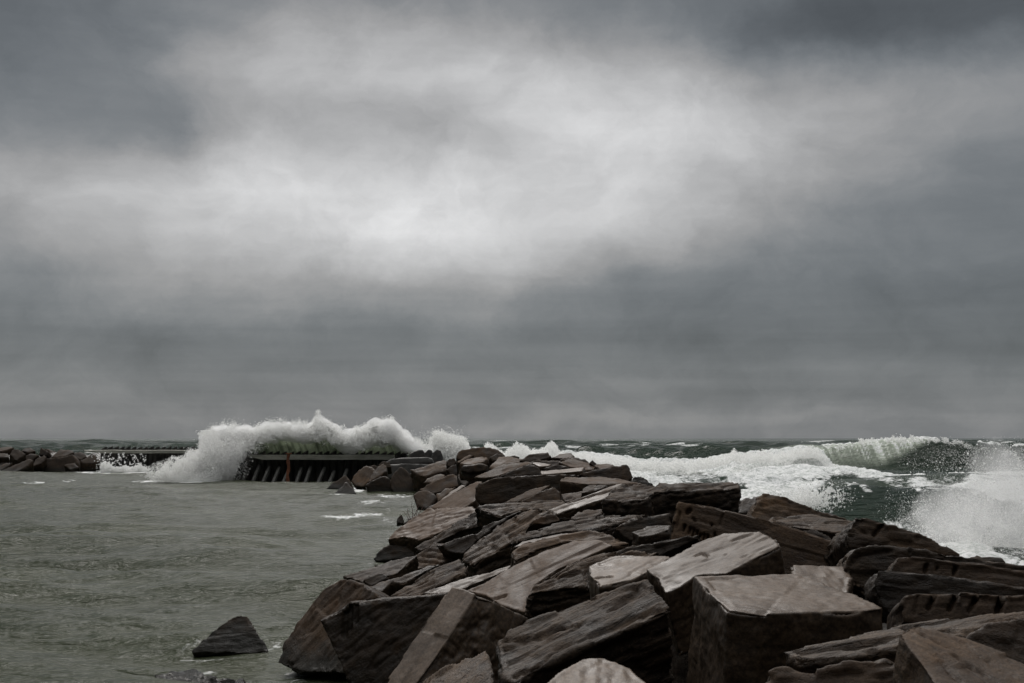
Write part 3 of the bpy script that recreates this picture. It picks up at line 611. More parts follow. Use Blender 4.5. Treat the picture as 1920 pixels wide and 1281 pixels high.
wm = pile_wall('sheet_pile_wall', 'long dark sheet pile wall with saw toothed top, wave breaking over it', Xpx(392, Dm), Xpx(772, Dm), Dm, Zpx(844.5, Dm), Zpx(862, Dm - 1), Zpx(853.5, Dm - 1), Xpx(468, Dm - 1), Xpx(740, Dm - 1), .56)
wf = pile_wall('sheet_pile_wall', 'far dark sheet pile wall with projecting ledge, left of the breaking wave', Xpx(191, Df), Xpx(470, Df), Df, Zpx(836.5, Df), Zpx(850, Df - 1), Zpx(844.5, Df - 1), Xpx(160, Df - 1), Xpx(470, Df - 1), .60)
wm.name, wf.name = 'sheet_pile_wall', 'sheet_pile_wall.001'
def bar(name, p0, p1, wd, mat, root, dp=None):
    p0, p1 = Vector(p0) - root.location, Vector(p1) - root.location
    d = p1 - p0; rot = d.to_track_quat('Z', 'Y').to_matrix()
    bm = bmesh.new(); box_bm(bm, (p0 + p1) / 2, (wd, dp or wd, d.length), rot)
    return bm_obj(name, bm, mat, root, wd * .1)
for (x0, x1, yt) in [(453, 466, 882), (473, 488, 873), (492, 507, 875), (511, 526, 876), (530, 543, 881), (555, 567, 877), (572, 584, 875), (595, 610, 877), (616, 628, 884), (640, 652, 880)]:
    D0, D1 = Dm - 1.9, Dm - .5
    bar('raking_strut', (Xpx(x0, D0), D0, -.3), (Xpx(x1, D1), D1, Zpx(yt, D1)), .19, STRUT, wm)
pr = bpy.data.objects.new('mooring_post', None); C.objects.link(pr); Dp = Dm - 2.2
pr.location = (Xpx(541, Dp), Dp, -.3); tag(pr, 'rust orange steel post standing against the long sheet pile wall', 'post')
bm = bmesh.new(); vv = []
for i in range(13):
    z = -.2 + i * (Zpx(850, Dp) + .5) / 12; wq = .105 + .025 * math.sin(i * 2.3); ox = .045 * math.sin(i * 1.1) + .02 * i / 4
    vv.append([bm.verts.new((ox + a * wq, b * .12, z)) for a, b in ((-1, -1), (1, -1), (1, 1), (-1, 1))])
for i in range(12):
    for k in range(4): bm.faces.new([vv[i][k], vv[i][(k + 1) % 4], vv[i + 1][(k + 1) % 4], vv[i + 1][k]])
bm.faces.new(vv[0][::-1]); bm.faces.new(vv[-1])
bm_obj('shaft', bm, RUST, pr)
bm = bmesh.new(); box_bm(bm, (.06, 0, Zpx(851, Dp) + .32), (.42, .36, .08)); bm_obj('head_plate', bm, RUST, pr, .01)
# broken wall end: three leaning black pile heads and two concrete cap blocks
EG = 'broken pieces at the end of the sheet pile wall'
M['steel'] = STEEL; M['concd'] = simple_mat('dark_wet_concrete', c4(.035, .033, .03), c4(.06, .056, .05), .7, 2, .4)
def endpiece(name, poly, D, th, mat, label, cat):
    o = rock(poly, 82, 0, th, mat, label, D=D, amp=.5, name=name, grp=EG, sm=1, stri=.3); o['category'] = cat; return o
endpiece('pile_head', [(764,862),(768,850),(776,846),(786,842.5),(794,844),(798,852),(799,864)], 108, 1.2, 'steel', 'leftmost black pile head leaning at the broken wall end', 'pile')
endpiece('pile_head', [(794,864),(796,849),(803,843),(809,843.5),(813,852),(815,864)], 107.4, 1.2, 'steel', 'middle black pile head at the broken wall end', 'pile')
endpiece('pile_head', [(806,864),(812,848),(818,843),(826,844),(831,857),(835,874),(812,874)], 106.6, 1.2, 'steel', 'rightmost black pile head, largest at the broken wall end', 'pile')
endpiece('cap_block', [(722,866),(732,860.5),(755,857.5),(800,856.5),(812,859),(812,870),(724,872)], 104.5, 1.8, 'concd', 'long dark concrete cap block under the black pile heads', 'block')
endpiece('cap_block', [(728,870.5),(760,869),(806,870),(832,872),(836,900),(728,900)], 102, 2.2, 'concd', 'big dark block behind the far cluster of boulders', 'block')

# ------------------------------------------------------------------ sea
def angles():
    fine = np.linspace(-R(21.5), R(21.5), 760)
    lo = -R(21.5) - np.cumsum(np.geomspace(.0011, .09, 34)); hi = -lo
    return np.concatenate([lo[::-1], fine, hi])
AN = angles(); AN = AN[(AN > -1.3) & (AN < 1.3)]
rows = [7.0]
while rows[-1] < 30000:
    y = rows[-1]
    if y < 62: st_ = y * y * .6 / (3.4 * 1422)
    elif y < 146: st_ = .19
    elif y < 600: st_ = .19 + (y - 146) * .004
    else: st_ = 2.0 * (y / 600) ** 1.9
    rows.append(y + max(.012, st_))
RW = np.array(rows, np.float64); print('sea rows', len(RW), 'cols', len(AN))
TA = np.tan(AN)
YY = np.repeat(RW[:, None], len(AN), 1); XX = YY * TA[None]
STEP = np.repeat(np.gradient(RW)[:, None], len(AN), 1)
COLW = YY * np.gradient(TA)[None]
# which side of the walls
Yw = np.interp(XX, [-400, -48, -44, -25.5, -24.5, -5], [152, 152, 147.5, 147.5, 113.5, 113.5])
lag = (1 - sstep(XX - Xc(np.clip(YY, 8, 118)), -1.5, 1.5)) * (1 - sstep(YY - Yw, -1.0, .8))
sea = 1 - lag
wx = (fbm(XX * .03, YY * .03, 0, 3, 101) - .5) * 14; wy = (fbm(XX * .03, YY * .03, 9, 3, 102) - .5) * 14
r2 = np.random.default_rng(5)
Z = np.zeros_like(XX); CR = np.zeros_like(XX)
for lam in [46, 37, 29, 23, 17, 13, 10, 7.5, 5.6, 4.2, 3.1, 2.3, 1.7, 1.25]:
    att = sstep(lam / np.maximum(STEP, COLW), 2.5, 6)
    if att.max() <= 0: continue
    for q in range(3):
        th = R(-100) + r2.normal(0, .38 if lam > 9 else .6); kx, ky = math.cos(th) * 2 * math.pi / lam, math.sin(th) * 2 * math.pi / lam
        ph = kx * (XX + wx) + ky * (YY + wy) + r2.uniform(0, 6.28)
        s = np.sin(ph); s = s + .30 * (s * s - .5) * (1 if lam > 3 else .5)
        A = (.0125 * lam ** .93 if lam > 9 else .0155 * lam) * 1.35
        Z += A * s * att
seaamp = np.interp(YY, [0, 40, 70, 120, 150, 400], [.35, .42, .4, .4, .75, .7])
Z *= sea * seaamp
ZL = np.zeros_like(XX)
for lam in [14, 9, 6, 4.2, 3.0, 2.1, 1.5, 1.05, .75, .52, .36]:
    att = sstep(lam / np.maximum(STEP, COLW), 2.2, 5)
    if att.max() <= 0: continue
    for q in range(3):
        th = R(-98) + r2.normal(0, .5); kx, ky = math.cos(th) * 2 * math.pi / lam, math.sin(th) * 2 * math.pi / lam
        ph = kx * (XX + wx * .5 + (lam * 1.1) * vnoise(XX / lam * .35, YY / lam * .35, lam, 8)) + ky * (YY + wy * .5) + r2.uniform(0, 6.28)
        s = np.sin(ph); ZL += .0072 * lam ** 1.0 * (s + .3 * s * s) * att
gust = fbm(XX * .06, YY * .045, 4, 4, 60)
ZL *= .55 + 1.1 * gust
Z += ZL * lag * np.interp(YY, [15, 45, 110, 150], [1.0, .95, .42, .35])
# breaking swell A (far right) and B (nearer)
YA = 137 + .006 * (XX - 36) ** 2 + (fbm(XX * .12, 1, 1, 3, 31) - .5) * 3
hA = np.interp(XX, [-8, 0, 5, 9, 14, 20, 25, 28, 33, 38, 43, 48, 56, 70, 90], [0, .9, 1.5, 1.35, 1.0, 1.1, 1.6, 2.15, 2.85, 3.35, 3.25, 2.7, 2.2, 1.4, .8])
sA = YY - YA
pA = np.where(sA > 0, np.exp(-(sA / 9.0) ** 2), np.exp(-(np.abs(sA) / 4.2) ** 2.4))
ZA = hA * pA * sea
YB = 76 + .02 * (XX - 20) ** 2 + (fbm(XX * .2, 2, 2, 3, 33) - .5) * 2.4
hB = np.interp(XX, [11, 14, 17, 20, 24, 30, 40, 60], [0, .7, 1.35, 1.5, 1.45, 1.3, 1.2, .8])
sB = YY - YB
pB = np.where(sB > 0, np.exp(-(sB / 8.0) ** 2), np.exp(-(np.abs(sB) / 3.4) ** 2.0))
ZB = hB * pB * sea
Z = Z * (1 - .75 * np.maximum(pA * np.clip(hA / 3, 0, 1), pB * np.clip(hB, 0, 1) * .8)) + ZA + ZB
PX, PY = proj(np.stack([XX, YY, Z], -1))
# foam cover, with a painted sheen streak (stored on the water surface itself)
n1 = fbm(XX * .35, YY * .12, 0, 5, 41); n2 = fbm(XX * 1.3, YY * .5, 3, 5, 43); n3 = fbm(XX * .5, YY * .9, 5, 5, 47)
topf = np.interp(PX, [700, 860, 940, 1040, 1100, 1200, 1300, 1400, 1500, 1540, 1562, 1640, 1700, 1760, 1800, 1920], [850, 838, 846, 846, 850, 861, 862, 850, 839, 843, 872, 886, 892, 893, 890, 890])
botf = np.interp(PX, [700, 860, 1300, 1440, 1500, 1545, 1590, 1622, 1650, 1700, 1760, 1810, 1860, 1920], [900, 905, 985, 960, 935, 905, 893, 897, 908, 916, 920, 924, 932, 945])
en = (n2 - .5) * 26 + (n1 - .5) * 12
inz = sstep(PY - topf + en * .35, -2, 3) * (1 - sstep(PY - botf + en, -6, 8)) * (sea > .5) * (YY < 150) * (YY > 16) * sstep(PX, 820, 870)
streak_ = sstep(n3, .50, .60)
foam = inz * (.62 + .5 * sstep(n1, .35, .55))
foam *= 1 - .55 * sstep(fbm(XX * .22, YY * .05, 11, 4, 55), .56, .66) * (PY > 878)
foam = np.maximum(foam, .9 * np.exp(-((sA - .4) / .8) ** 2) * (hA > 2.4) * sstep(fbm(XX * .5, 3, 3, 3, 91), .35, .5) * sea)     # lip of A
foam = np.maximum(foam, .95 * (np.abs(sA) < 7) * sstep(1545 - PX + en * 1.5, 0, 30) * (PX > 1000) * (sA < 1.0) * sea * sstep(PY - topf, -2, 2))
caps = (.35 + .65 * sstep(PX, 150, 500)) * (YY > 230) * sstep(fbm(XX * .05, YY * .03, 20, 4, 63), .66, .72) * sstep(Z, .5, 1.0) * .55
foam = np.maximum(foam, caps)
near = (YY < 75) * sea * sstep(n2, .60, .72) * sstep(PX, 1440, 1500) * .5
foam = np.maximum(foam, near)
def patch(cx, cy, rx, ry, am, ns=.74):
    q = ((PX - cx) / rx) ** 2 + ((PY - cy) / ry) ** 2
    return am * np.clip(1.25 - q, 0, 1) * (.35 + .9 * sstep(fbm(XX * 1.1, YY * .8, cx, 5, 70), .42, .6)) * ns
for p_ in [(655,968,62,7,.72),(688,964,40,5,.6),(636,924,30,5,.55),(672,918,14,6,.8),(700,942,40,6,.55),(735,930,50,5,.6),(62,905,26,2.2,.95),(130,902,17,2.2,.9),(215,886,75,2.6,1.1),(230,884,40,3,1.),(330,903,90,3,1.),(735,955,26,5,.5),(500,1218,26,5,.55),(520,1213,14,4,.6),(700,1010,70,4,.35),(625,1008,100,3,.28),(430,1266,60,8,.4),(820,890,50,8,.0),(385,1262,40,5,.5),(150,884,40,1.8,.8),(560,907,120,1.6,.35),(690,1038,28,3,.35)]:  # faint wide streaks in mid-harbour are smooth-water sheen painted as foam
    foam = np.maximum(foam, patch(*p_) * (lag > .5))
# wash round the rocks of the seaward side
shore = sstep(surf(XX, np.clip(YY, 6, 118)), -1.6, -.2) * (XX > Xc(np.clip(YY, 8, 118))) * (YY < 112)
foam = np.maximum(foam, shore * (.45 + .6 * sstep(n2, .4, .55)))
lapl = np.exp(-((surf(XX, np.clip(YY, 6, 112)) + .05) / .16) ** 2) * (XX < Xc(np.clip(YY, 8, 118))) * (YY < 110) * (YY > 14)
foam = np.maximum(foam, lapl * .36 * sstep(fbm(XX * .8, YY * .6, 31, 4, 93), .46, .6))
ring = np.exp(-((np.hypot((XX + 4.55), (YY - 23.4)) - .75) / .2) ** 2)
foam = np.maximum(foam, ring * .33)
foam = np.clip(foam, 0, 1)
aer = np.exp(-(np.clip(-sA - 1.5, -9, 9) / 3.2) ** 2) * np.clip(hA / 3.2, 0, 1) * sstep(1640 + (885 - PY) * 1.7 - PX, -15, 25) * sstep(PX, 1380, 1520) * sea
aer = np.maximum(aer, .10 * sea * pB)
# lumpy surf
billow = np.abs(fbm(XX * .9, YY * .9, Z * .6, 5, 81) * 2 - 1)
lump = (.6 - billow) * .55 * foam * (sea > .5) * sstep(foam, .35, .8) * np.interp(YY, [20, 60, 140, 200], [.25, .6, 1.0, .4])
Z = Z + lump * sstep(2.0 / np.maximum(STEP, COLW), 1.5, 4)
Z += .06 * (fbm(XX * 2.2, YY * 1.2, 0, 3, 83) - .5) * sea * (YY < 150)
# thin streaks of run-up on the face of A
strk = fbm((XX + 1.2 * sA * 0) * 6.5, sA * .30, 2, 4, 88)
foam = np.maximum(foam, (.50 + .36 * sstep(strk, .36, .66)) * aer * .78)
Vs = np.stack([XX, YY, Z], -1).reshape(-1, 3)
nr, nc = XX.shape
ii = (np.arange(nr - 1)[:, None] * nc + np.arange(nc - 1)[None]).ravel()
Q = np.stack([ii, ii + 1, ii + nc + 1, ii + nc], 1)
def water_mat(name):
    m = bpy.data.materials.new(name); m.use_nodes = True; t = NT(m.node_tree); t.n.clear()
    o = t.new('ShaderNodeOutputMaterial'); b = t.new('ShaderNodeBsdfPrincipled'); fb = t.new('ShaderNodeBsdfDiffuse'); tr = t.new('ShaderNodeBsdfTranslucent')
    def at_(n): a = t.new('ShaderNodeAttribute'); a.attribute_name = n; return a.outputs['Fac']
    foam_, aer_, lag_, stk_ = at_('foam'), at_('aerated'), at_('harbour'), at_('streak')
    tc = t.new('ShaderNodeTexCoord'); p = tc.outputs['Object']
    deep = t.mix(lag_, (.016, .030, .018, 1), (.029, .035, .018, 1))
    big, _ = t.noise(t.vmath('MULTIPLY', p, (.05, .08, .1)), 1.0, 4, .6)
    deep = t.mix(t.smooth(big, .35, .7), deep, t.mix(lag_, (.026, .046, .028, 1), (.047, .053, .030, 1)))
    col = t.mix(t.math('MULTIPLY', aer_, t.math('ADD', .6, t.math('MULTIPLY', t.smooth(stk_, .35, .65), .5)), clamp=True), deep, (.62, .68, .56, 1))
    t.l.new(col, b.inputs['Base Color'])
    b.inputs['IOR'].default_value = 1.33
    t.l.new(t.math('SUBTRACT', .22, t.math('MULTIPLY', lag_, .12)), b.inputs['Specular IOR Level'])
    t.l.new(t.math('ADD', .13, t.math('MULTIPLY', lag_, .0)), b.inputs['Roughness'])
    # fine ripples
    r1, _ = t.noise(t.vmath('MULTIPLY', p, (1.3, 3.2, 1.6)), 1.0, 4, .55, .4)
    r2_, _ = t.noise(t.vmath('MULTIPLY', p, (6., 12., 6.)), 1.0, 4, .6, .3)
    bp = t.new('ShaderNodeBump'); bp.inputs['Strength'].default_value = .8
    t.l.new(t.math('ADD', .26, t.math('MULTIPLY', t.math('SUBTRACT', 1.0, lag_), 1.1)), bp.inputs['Distance'])
    t.l.new(t.math('ADD', r1, t.math('MULTIPLY', r2_, .22)), bp.inputs['Height']); t.l.new(bp.outputs[0], b.inputs['Normal'])
    # foam with lacy edges
    f1, _ = t.noise(t.vmath('MULTIPLY', p, (.8, .8, 1.0)), 2.4, 8, .72, .8)
    f2, _ = t.noise(p, 7.0, 4, .6, .3)
    fm = t.smooth(t.math('ADD', foam_, t.math('MULTIPLY', t.math('MULTIPLY', t.math('SUBTRACT', f1, .5), t.smooth(foam_, 0.0, .3)), 1.5)), .34, .66)
    t.l.new(t.mix(t.smooth(t.math('ADD', t.math('MULTIPLY', f2, .5), t.math('MULTIPLY', f1, .5)), .40, .58), (.46, .49, .46, 1), (.90, .90, .89, 1)), fb.inputs['Color']); tr.inputs['Color'].default_value = (.8, .82, .8, 1)
    b2 = t.new('ShaderNodeBump'); b2.inputs['Strength'].default_value = .6; b2.inputs['Distance'].default_value = .12
    t.l.new(t.math('ADD', f1, t.math('MULTIPLY', f2, .3)), b2.inputs['Height']); t.l.new(b2.outputs[0], fb.inputs['Normal'])
    fx = t.new('ShaderNodeMixShader'); fx.inputs[0].default_value = .2; t.l.new(fb.outputs[0], fx.inputs[1]); t.l.new(tr.outputs[0], fx.inputs[2])
    gt = t.new('ShaderNodeBsdfTranslucent'); t.put(gt.inputs['Color'], t.vmath('MULTIPLY', col, (.75, .78, .66)))
    wb = t.new('ShaderNodeMixShader'); t.l.new(t.math('MULTIPLY', at_('thin'), .8, clamp=True), wb.inputs[0])
    t.l.new(t.math('MULTIPLY', aer_, .9, clamp=True), b.inputs['Subsurface Weight']); b.inputs['Subsurface Radius'].default_value = (1.0, 1.1, .9); b.inputs['Subsurface Scale'].default_value = 1.6; b.subsurface_method = 'BURLEY'; t.l.new(b.outputs[0], wb.inputs[1]); t.l.new(gt.outputs[0], wb.inputs[2])
    mx = t.new('ShaderNodeMixShader'); t.l.new(fm, mx.inputs[0]); t.l.new(wb.outputs[0], mx.inputs[1]); t.l.new(fx.outputs[0], mx.inputs[2])
    t.l.new(mx.outputs[0], o.inputs[0])
    return m
WATER = water_mat('sea_water')
seao = big_mesh('sea', Vs, Q, WATER)
attr(seao.data, 'foam', foam); attr(seao.data, 'aerated', aer); attr(seao.data, 'harbour', lag); attr(seao.data, 'streak', strk)
tag(seao, kind='structure')
del XX, YY, Z, ZL, n1, n2, n3

# ------------------------------------------------------------------ spray: real droplets
def spray_mat(name, col=.985, tl=.5):
    m = bpy.data.materials.new(name); m.use_nodes = True; t = NT(m.node_tree); t.n.clear()
    o = t.new('ShaderNodeOutputMaterial'); a = t.new('ShaderNodeBsdfDiffuse'); b = t.new('ShaderNodeBsdfTranslucent')
    a.inputs['Color'].default_value = (col, col, col * .99, 1); b.inputs['Color'].default_value = (col, col, col * .99, 1)
    mx = t.new('ShaderNodeMixShader'); mx.inputs[0].default_value = tl
    t.l.new(a.outputs[0], mx.inputs[1]); t.l.new(b.outputs[0], mx.inputs[2]); t.l.new(mx.outputs[0], o.inputs[0])
    return m
SPRAY = spray_mat('white_spray')
TET = np.array([(1, 1, 1), (1, -1, -1), (-1, 1, -1), (-1, -1, 1)], float) / math.sqrt(3)
def droplets(name, dens, box, n, D0, dD, size, mat=SPRAY, seed=0, slant=0.0, res=1.0):
    """n droplets; dens(px,py) is the thickness of the water cloud, box the part of the view it fills, D0/dD distance and depth."""
    g = np.random.default_rng(900 + seed)
    xs = np.arange(box[0], box[2], res); ys = np.arange(box[1], box[3], res)
    GX, GY = np.meshgrid(xs, ys); W = np.clip(dens(GX, GY), 0, None).ravel(); W = W / W.sum()
    k = g.choice(len(W), n, p=W)
    px = GX.ravel()[k] + g.uniform(0, res, n); py = GY.ravel()[k] + g.uniform(0, res, n)
    D = (D0(px, py) if callable(D0) else np.full(n, float(D0))) + g.normal(0, 1, n) * dD
    v = (640.5 - py) / F; x = (px - 960.0) / F; c, s = math.cos(PITCH), math.sin(PITCH); dy = c - v * s
    P_ = np.stack([x / dy * D, D, CAM_H + (s + v * c) / dy * D], -1)
    ok = P_[:, 2] > -.3; P_ = P_[ok]; n = len(P_)
    r = size * np.exp(g.normal(0, .42, n))
    # random rotations
    q = g.normal(size=(n, 4)); q /= np.linalg.norm(q, axis=1)[:, None]; a, b, c_, d = q.T
    Rm = np.stack([1-2*(c_*c_+d*d), 2*(b*c_-a*d), 2*(b*d+a*c_), 2*(b*c_+a*d), 1-2*(b*b+d*d), 2*(c_*d-a*b), 2*(b*d-a*c_), 2*(c_*d+a*b), 1-2*(b*b+c_*c_)], -1).reshape(n, 3, 3)
    V = P_[:, None, :] + np.einsum('nij,kj->nki', Rm, TET) * r[:, None, None]
    base = (np.arange(n) * 4)[:, None, None]
    T = base + np.array([(0, 1, 2), (0, 3, 1), (0, 2, 3), (1, 3, 2)])[None]
    return big_mesh(name, V.reshape(-1, 3), T.reshape(-1, 3), mat, smooth=False, k=3)
MIST = bpy.data.materials.new('fine_mist'); MIST.use_nodes = True
_t = NT(MIST.node_tree); _t.n.clear(); _o = _t.new('ShaderNodeOutputMaterial'); _v = _t.new('ShaderNodeVolumePrincipled')
_v.inputs['Color'].default_value = (.99, .99, .99, 1); _v.inputs['Anisotropy'].default_value = .2; _v.inputs['Density'].default_value = 1.0
_t.l.new(_v.outputs[0], _o.inputs['Volume'])
def mist_mat(dens):
    m = MIST.copy(); m.name = 'fine_mist'; [n for n in m.node_tree.nodes if n.bl_idname == 'ShaderNodeVolumePrincipled'][0].inputs['Density'].default_value = dens
    return m
def puffs(name, pts, dens, root, vox, amp, seed):
    """Soft bank of mist: merged lumpy puffs (px, py, distance, radius) filled with an even scattering volume."""
    bm = bmesh.new()
    for (px, py, D, r) in pts:
        c = at(px, py, D)
        bmesh.ops.create_icosphere(bm, subdivisions=3, radius=r, matrix=Matrix.Translation(Vector(c)))
    me = bpy.data.meshes.new('tmp'); bm.to_mesh(me); bm.free()
    o = bpy.data.objects.new('tmp', me); C.objects.link(o)
    md = o.modifiers.new('r', 'REMESH'); md.mode = 'VOXEL'; md.voxel_size = vox
    ms = o.modifiers.new('s', 'SMOOTH'); ms.factor = .5; ms.iterations = 4
    m2 = bpy.data.meshes.new_from_object(o.evaluated_get(bpy.context.evaluated_depsgraph_get()))
    bpy.data.objects.remove(o); bpy.data.meshes.remove(me)
    nv = len(m2.vertices); co = np.empty(nv * 3, np.float32); no = np.empty(nv * 3, np.float32)
    m2.vertices.foreach_get('co', co); m2.vertices.foreach_get('normal', no); co = co.reshape(-1, 3); no = no.reshape(-1, 3)
    k = 1.0 / max(vox * 7, .01)
    d = (fbm(co[:, 0] * k, co[:, 1] * k, co[:, 2] * k, 5, seed, .6) - .5) * amp
    co = co + no * d[:, None].astype(np.float32)
    m2.vertices.foreach_set('co', (co - np.array(root.location, np.float32)).astype(np.float32).ravel())
    m2.polygons.foreach_set('use_smooth', [True] * len(m2.polygons)); m2.update(); m2.name = name
    m2.materials.clear(); m2.materials.append(mist_mat(dens))
    ob = bpy.data.objects.new(name, m2); C.objects.link(ob); ob.parent = root
    return ob
def I(x, pts): return np.interp(x, [p[0] for p in pts], [p[1] for p in pts])
def nz(x, y, s, o=4, seed=0): return fbm(x / s, y / s, .5, o, seed)

T1 = [(372,850),(380,822),(386,812),(400,803),(430,796),(445,799),(470,806),(500,799),(530,793),(560,796),(583,800),(591,782),(597,777),(604,788),(618,795),(635,808),(655,813),(680,803),(705,792),(735,790),(742,799),(755,814),(775,822),(790,830),(803,842)]
B1 = [(372,905),(400,905),(420,870),(440,842),(480,826),(520,820),(560,816),(600,822),(640,832),(670,836),(700,830),(730,826),(752,838),(780,846),(803,850)]
def d_main(x, y):
    w = (nz(x, y, 20, 4, 1) - .5) * 24 + (fbm((x + y * .4) / 6, y / 18, .5, 3, 2) - .5) * 9
    top, bot = I(x, T1), I(x, B1)
    d = sstep(y - top + w, -12, 13) * (1 - sstep(y - bot + w * .9, -14, 12))
    return d * (.3 + 1.2 * sstep(nz(x, y, 11, 4, 3), .3, .62)) * (x > 366) * (x < 808)
def d_edge(x, y):      # thin fringe thrown off the crest
    u_ = x + (y - 800) * .45 * np.sign(x - 560) * -1
    w = (fbm(u_ / 5, y / 26, .5, 4, 7) - .5) * 34 + (nz(x, y, 22, 3, 9) - .5) * 22 + 3
    top = I(x, T1)
    return np.exp(-np.clip((top - y + w) / 6.0, -2, 9)) * sstep(y - top, -22, -2) * (y < top + 8) * (x > 366) * (x < 812)
def d_curt(x, y):      # water thrown over the wall, falling into the harbour
    left = I(y, [(800, 372), (830, 378), (850, 345), (865, 300), (880, 262), (895, 275), (905, 300)])
    w = (nz(x, y, 14, 4, 11) - .5) * 60
    right = I(y, [(800, 400), (840, 402), (870, 402), (905, 398)])
    d = sstep(x - left + w, -12, 50) * (1 - sstep(x - right + w * .4, -14, 26)) * (y < 904) * (y > 806)
    return d * (.25 + sstep(nz(x, y, 8, 4, 12), .35, .65) + .8 * sstep(y, 880, 902))
def d_mist(x, y):      # thin veil in front of the dark wall
    w = (nz(x, y, 20, 3, 14) - .5) * 40
    right = I(y, [(810, 480), (840, 470), (860, 455), (905, 430)])
    return sstep(y, 815, 835) * (1 - sstep(x - right + w, -50, 30)) * (x > 395) * (y < 904) * (.4 + nz(x, y, 10, 4, 15))
def d_two(x, y):
    T = [(798, 858), (806, 826), (815, 812), (828, 808), (845, 818), (865, 820), (876, 828), (884, 850)]
    w = (nz(x, y, 9, 4, 21) - .5) * 16
    return sstep(y - I(x, T) + w, -6, 8) * (y < 880) * (x > 797) * (x < 886) * (.6 + sstep(nz(x, y, 7, 3, 22), .3, .6))
def d_twof(x, y):
    w = (nz(x, y, 5, 4, 23) - .5) * 40
    return sstep(y - 812 + w, -12, 20) * np.exp(-((x - 826) / 34) ** 2) * (y < 840)
def d_small(x, y):
    T = [(888, 850), (905, 842), (914, 830), (922, 832), (932, 842), (945, 848), (958, 838), (970, 830), (984, 836), (996, 846), (1008, 846), (1020, 838), (1034, 826), (1042, 836), (1052, 846), (1066, 851), (1100, 853), (1190, 862)]
    w = (nz(x, y, 7, 4, 25) - .5) * 13
    return sstep(y - I(x, T) + w, -4, 6) * (y < I(x, T) + 30) * (x > 886) * (x < 1190) * (.5 + sstep(nz(x, y, 6, 3, 26), .3, .6))
sp = []
def thing(name, label, cat, loc):
    e = bpy.data.objects.new(name, None); C.objects.link(e); e.location = loc; tag(e, label, cat); return e
def adopt(o, root):
    o.data.transform(Matrix.Translation(-Vector(root.location))); o.parent = root; return o

# wave bursting over the sheet pile wall: green sheet of water > foam, curtain, mist
bw = thing('breaking_wave', 'wave bursting high over the long sheet pile wall, green below and white on top', 'wave', (-16.5, 113.2, 0))
NU, NV = 420, 60
uu = np.linspace(384, 802, NU); vv_ = np.linspace(0, 1, NV); UU, VV = np.meshgrid(uu, vv_, indexing='ij')
top = np.interp(uu, [p[0] for p in T1], [p[1] for p in T1]); top = np.convolve(np.pad(top, 12, 'edge'), np.ones(25) / 25, 'valid')[:, None] + 7
Dd = 114.6 - 3.4 * VV ** 1.5 + (fbm(UU / 26, VV * 2, 0, 3, 35) - .5) * 1.6
Xs = (UU - 14 * VV * (1 - VV) - 960) / F * Dd
zb, zt = Zpx(858, 114.0), CAM_H - (top - 822) / F * 112.0
Zs = zb + (zt - zb) * np.sin(VV * math.pi / 2 * .98) ** .9
str_ = fbm(UU / 3.4 + VV * 7, VV * .8, 0, 4, 37)
Dd = Dd + (str_ - .5) * .10
Vw = np.stack([Xs, Dd, Zs], -1).reshape(-1, 3) - np.array(bw.location)
ii = (np.arange(NU - 1)[:, None] * NV + np.arange(NV - 1)[None]).ravel()
sh = big_mesh('water_sheet', Vw, np.stack([ii, ii + NV, ii + NV + 1, ii + 1], 1), WATER)
attr(sh.data, 'foam', np.clip(.1 + 1.1 * sstep(VV + (fbm(UU / 18, VV * 2, 0, 4, 38) - .5) * .9, .62, 1.0), 0, 1))
attr(sh.data, 'aerated', (.16 + .42 * VV) * sstep(UU, 395, 560) + .05); attr(sh.data, 'harbour', VV * 0 + .35); attr(sh.data, 'streak', str_); attr(sh.data, 'thin', (.3 + .6 * VV) * sstep(UU, 395, 560))
sh.parent = bw
adopt(droplets('foam', d_main, (366, 768, 810, 906), 135000, lambda x, y: 111.6 + .0 * x, .9, .023, seed=1), bw)
adopt(droplets('foam_fringe', d_edge, (360, 764, 815, 850), 30000, 112.0, 1.0, .014, seed=2), bw)
adopt(droplets('curtain', d_curt, (240, 800, 430, 905), 62000, 109.5, 1.2, .022, seed=3), bw)
adopt(droplets('veil', d_mist, (395, 810, 510, 905), 12000, 109.2, .8, .020, seed=4), bw)
gq = np.random.default_rng(77)
pts = []
for x_ in np.arange(388, 786, 11):
    ty = I(x_, T1); pts.append((x_, ty + 16, 111.8 + gq.normal(0, .5), gq.uniform(.55, .95)))
    if x_ < 470 or 640 < x_ < 760: pts.append((x_ + 5, ty + 26, 111.5 + gq.normal(0, .4), gq.uniform(.5, .85)))
puffs('mist', pts, 1.9, bw, .14, .9, 5)
pts = [(398, 845, 110, 1.1), (390, 868, 109.6, 1.2), (372, 880, 109.5, 1.0), (345, 888, 109.4, .8), (318, 893, 109.4, .55), (296, 897, 109.4, .4), (360, 862, 109.8, .7), (418, 872, 109.5, 1.2), (410, 892, 109.3, 1.0), (440, 850, 110, .9), (385, 895, 109.3, .9)]
puffs('curtain_mist', pts, .8, bw, .14, 1.0, 6)

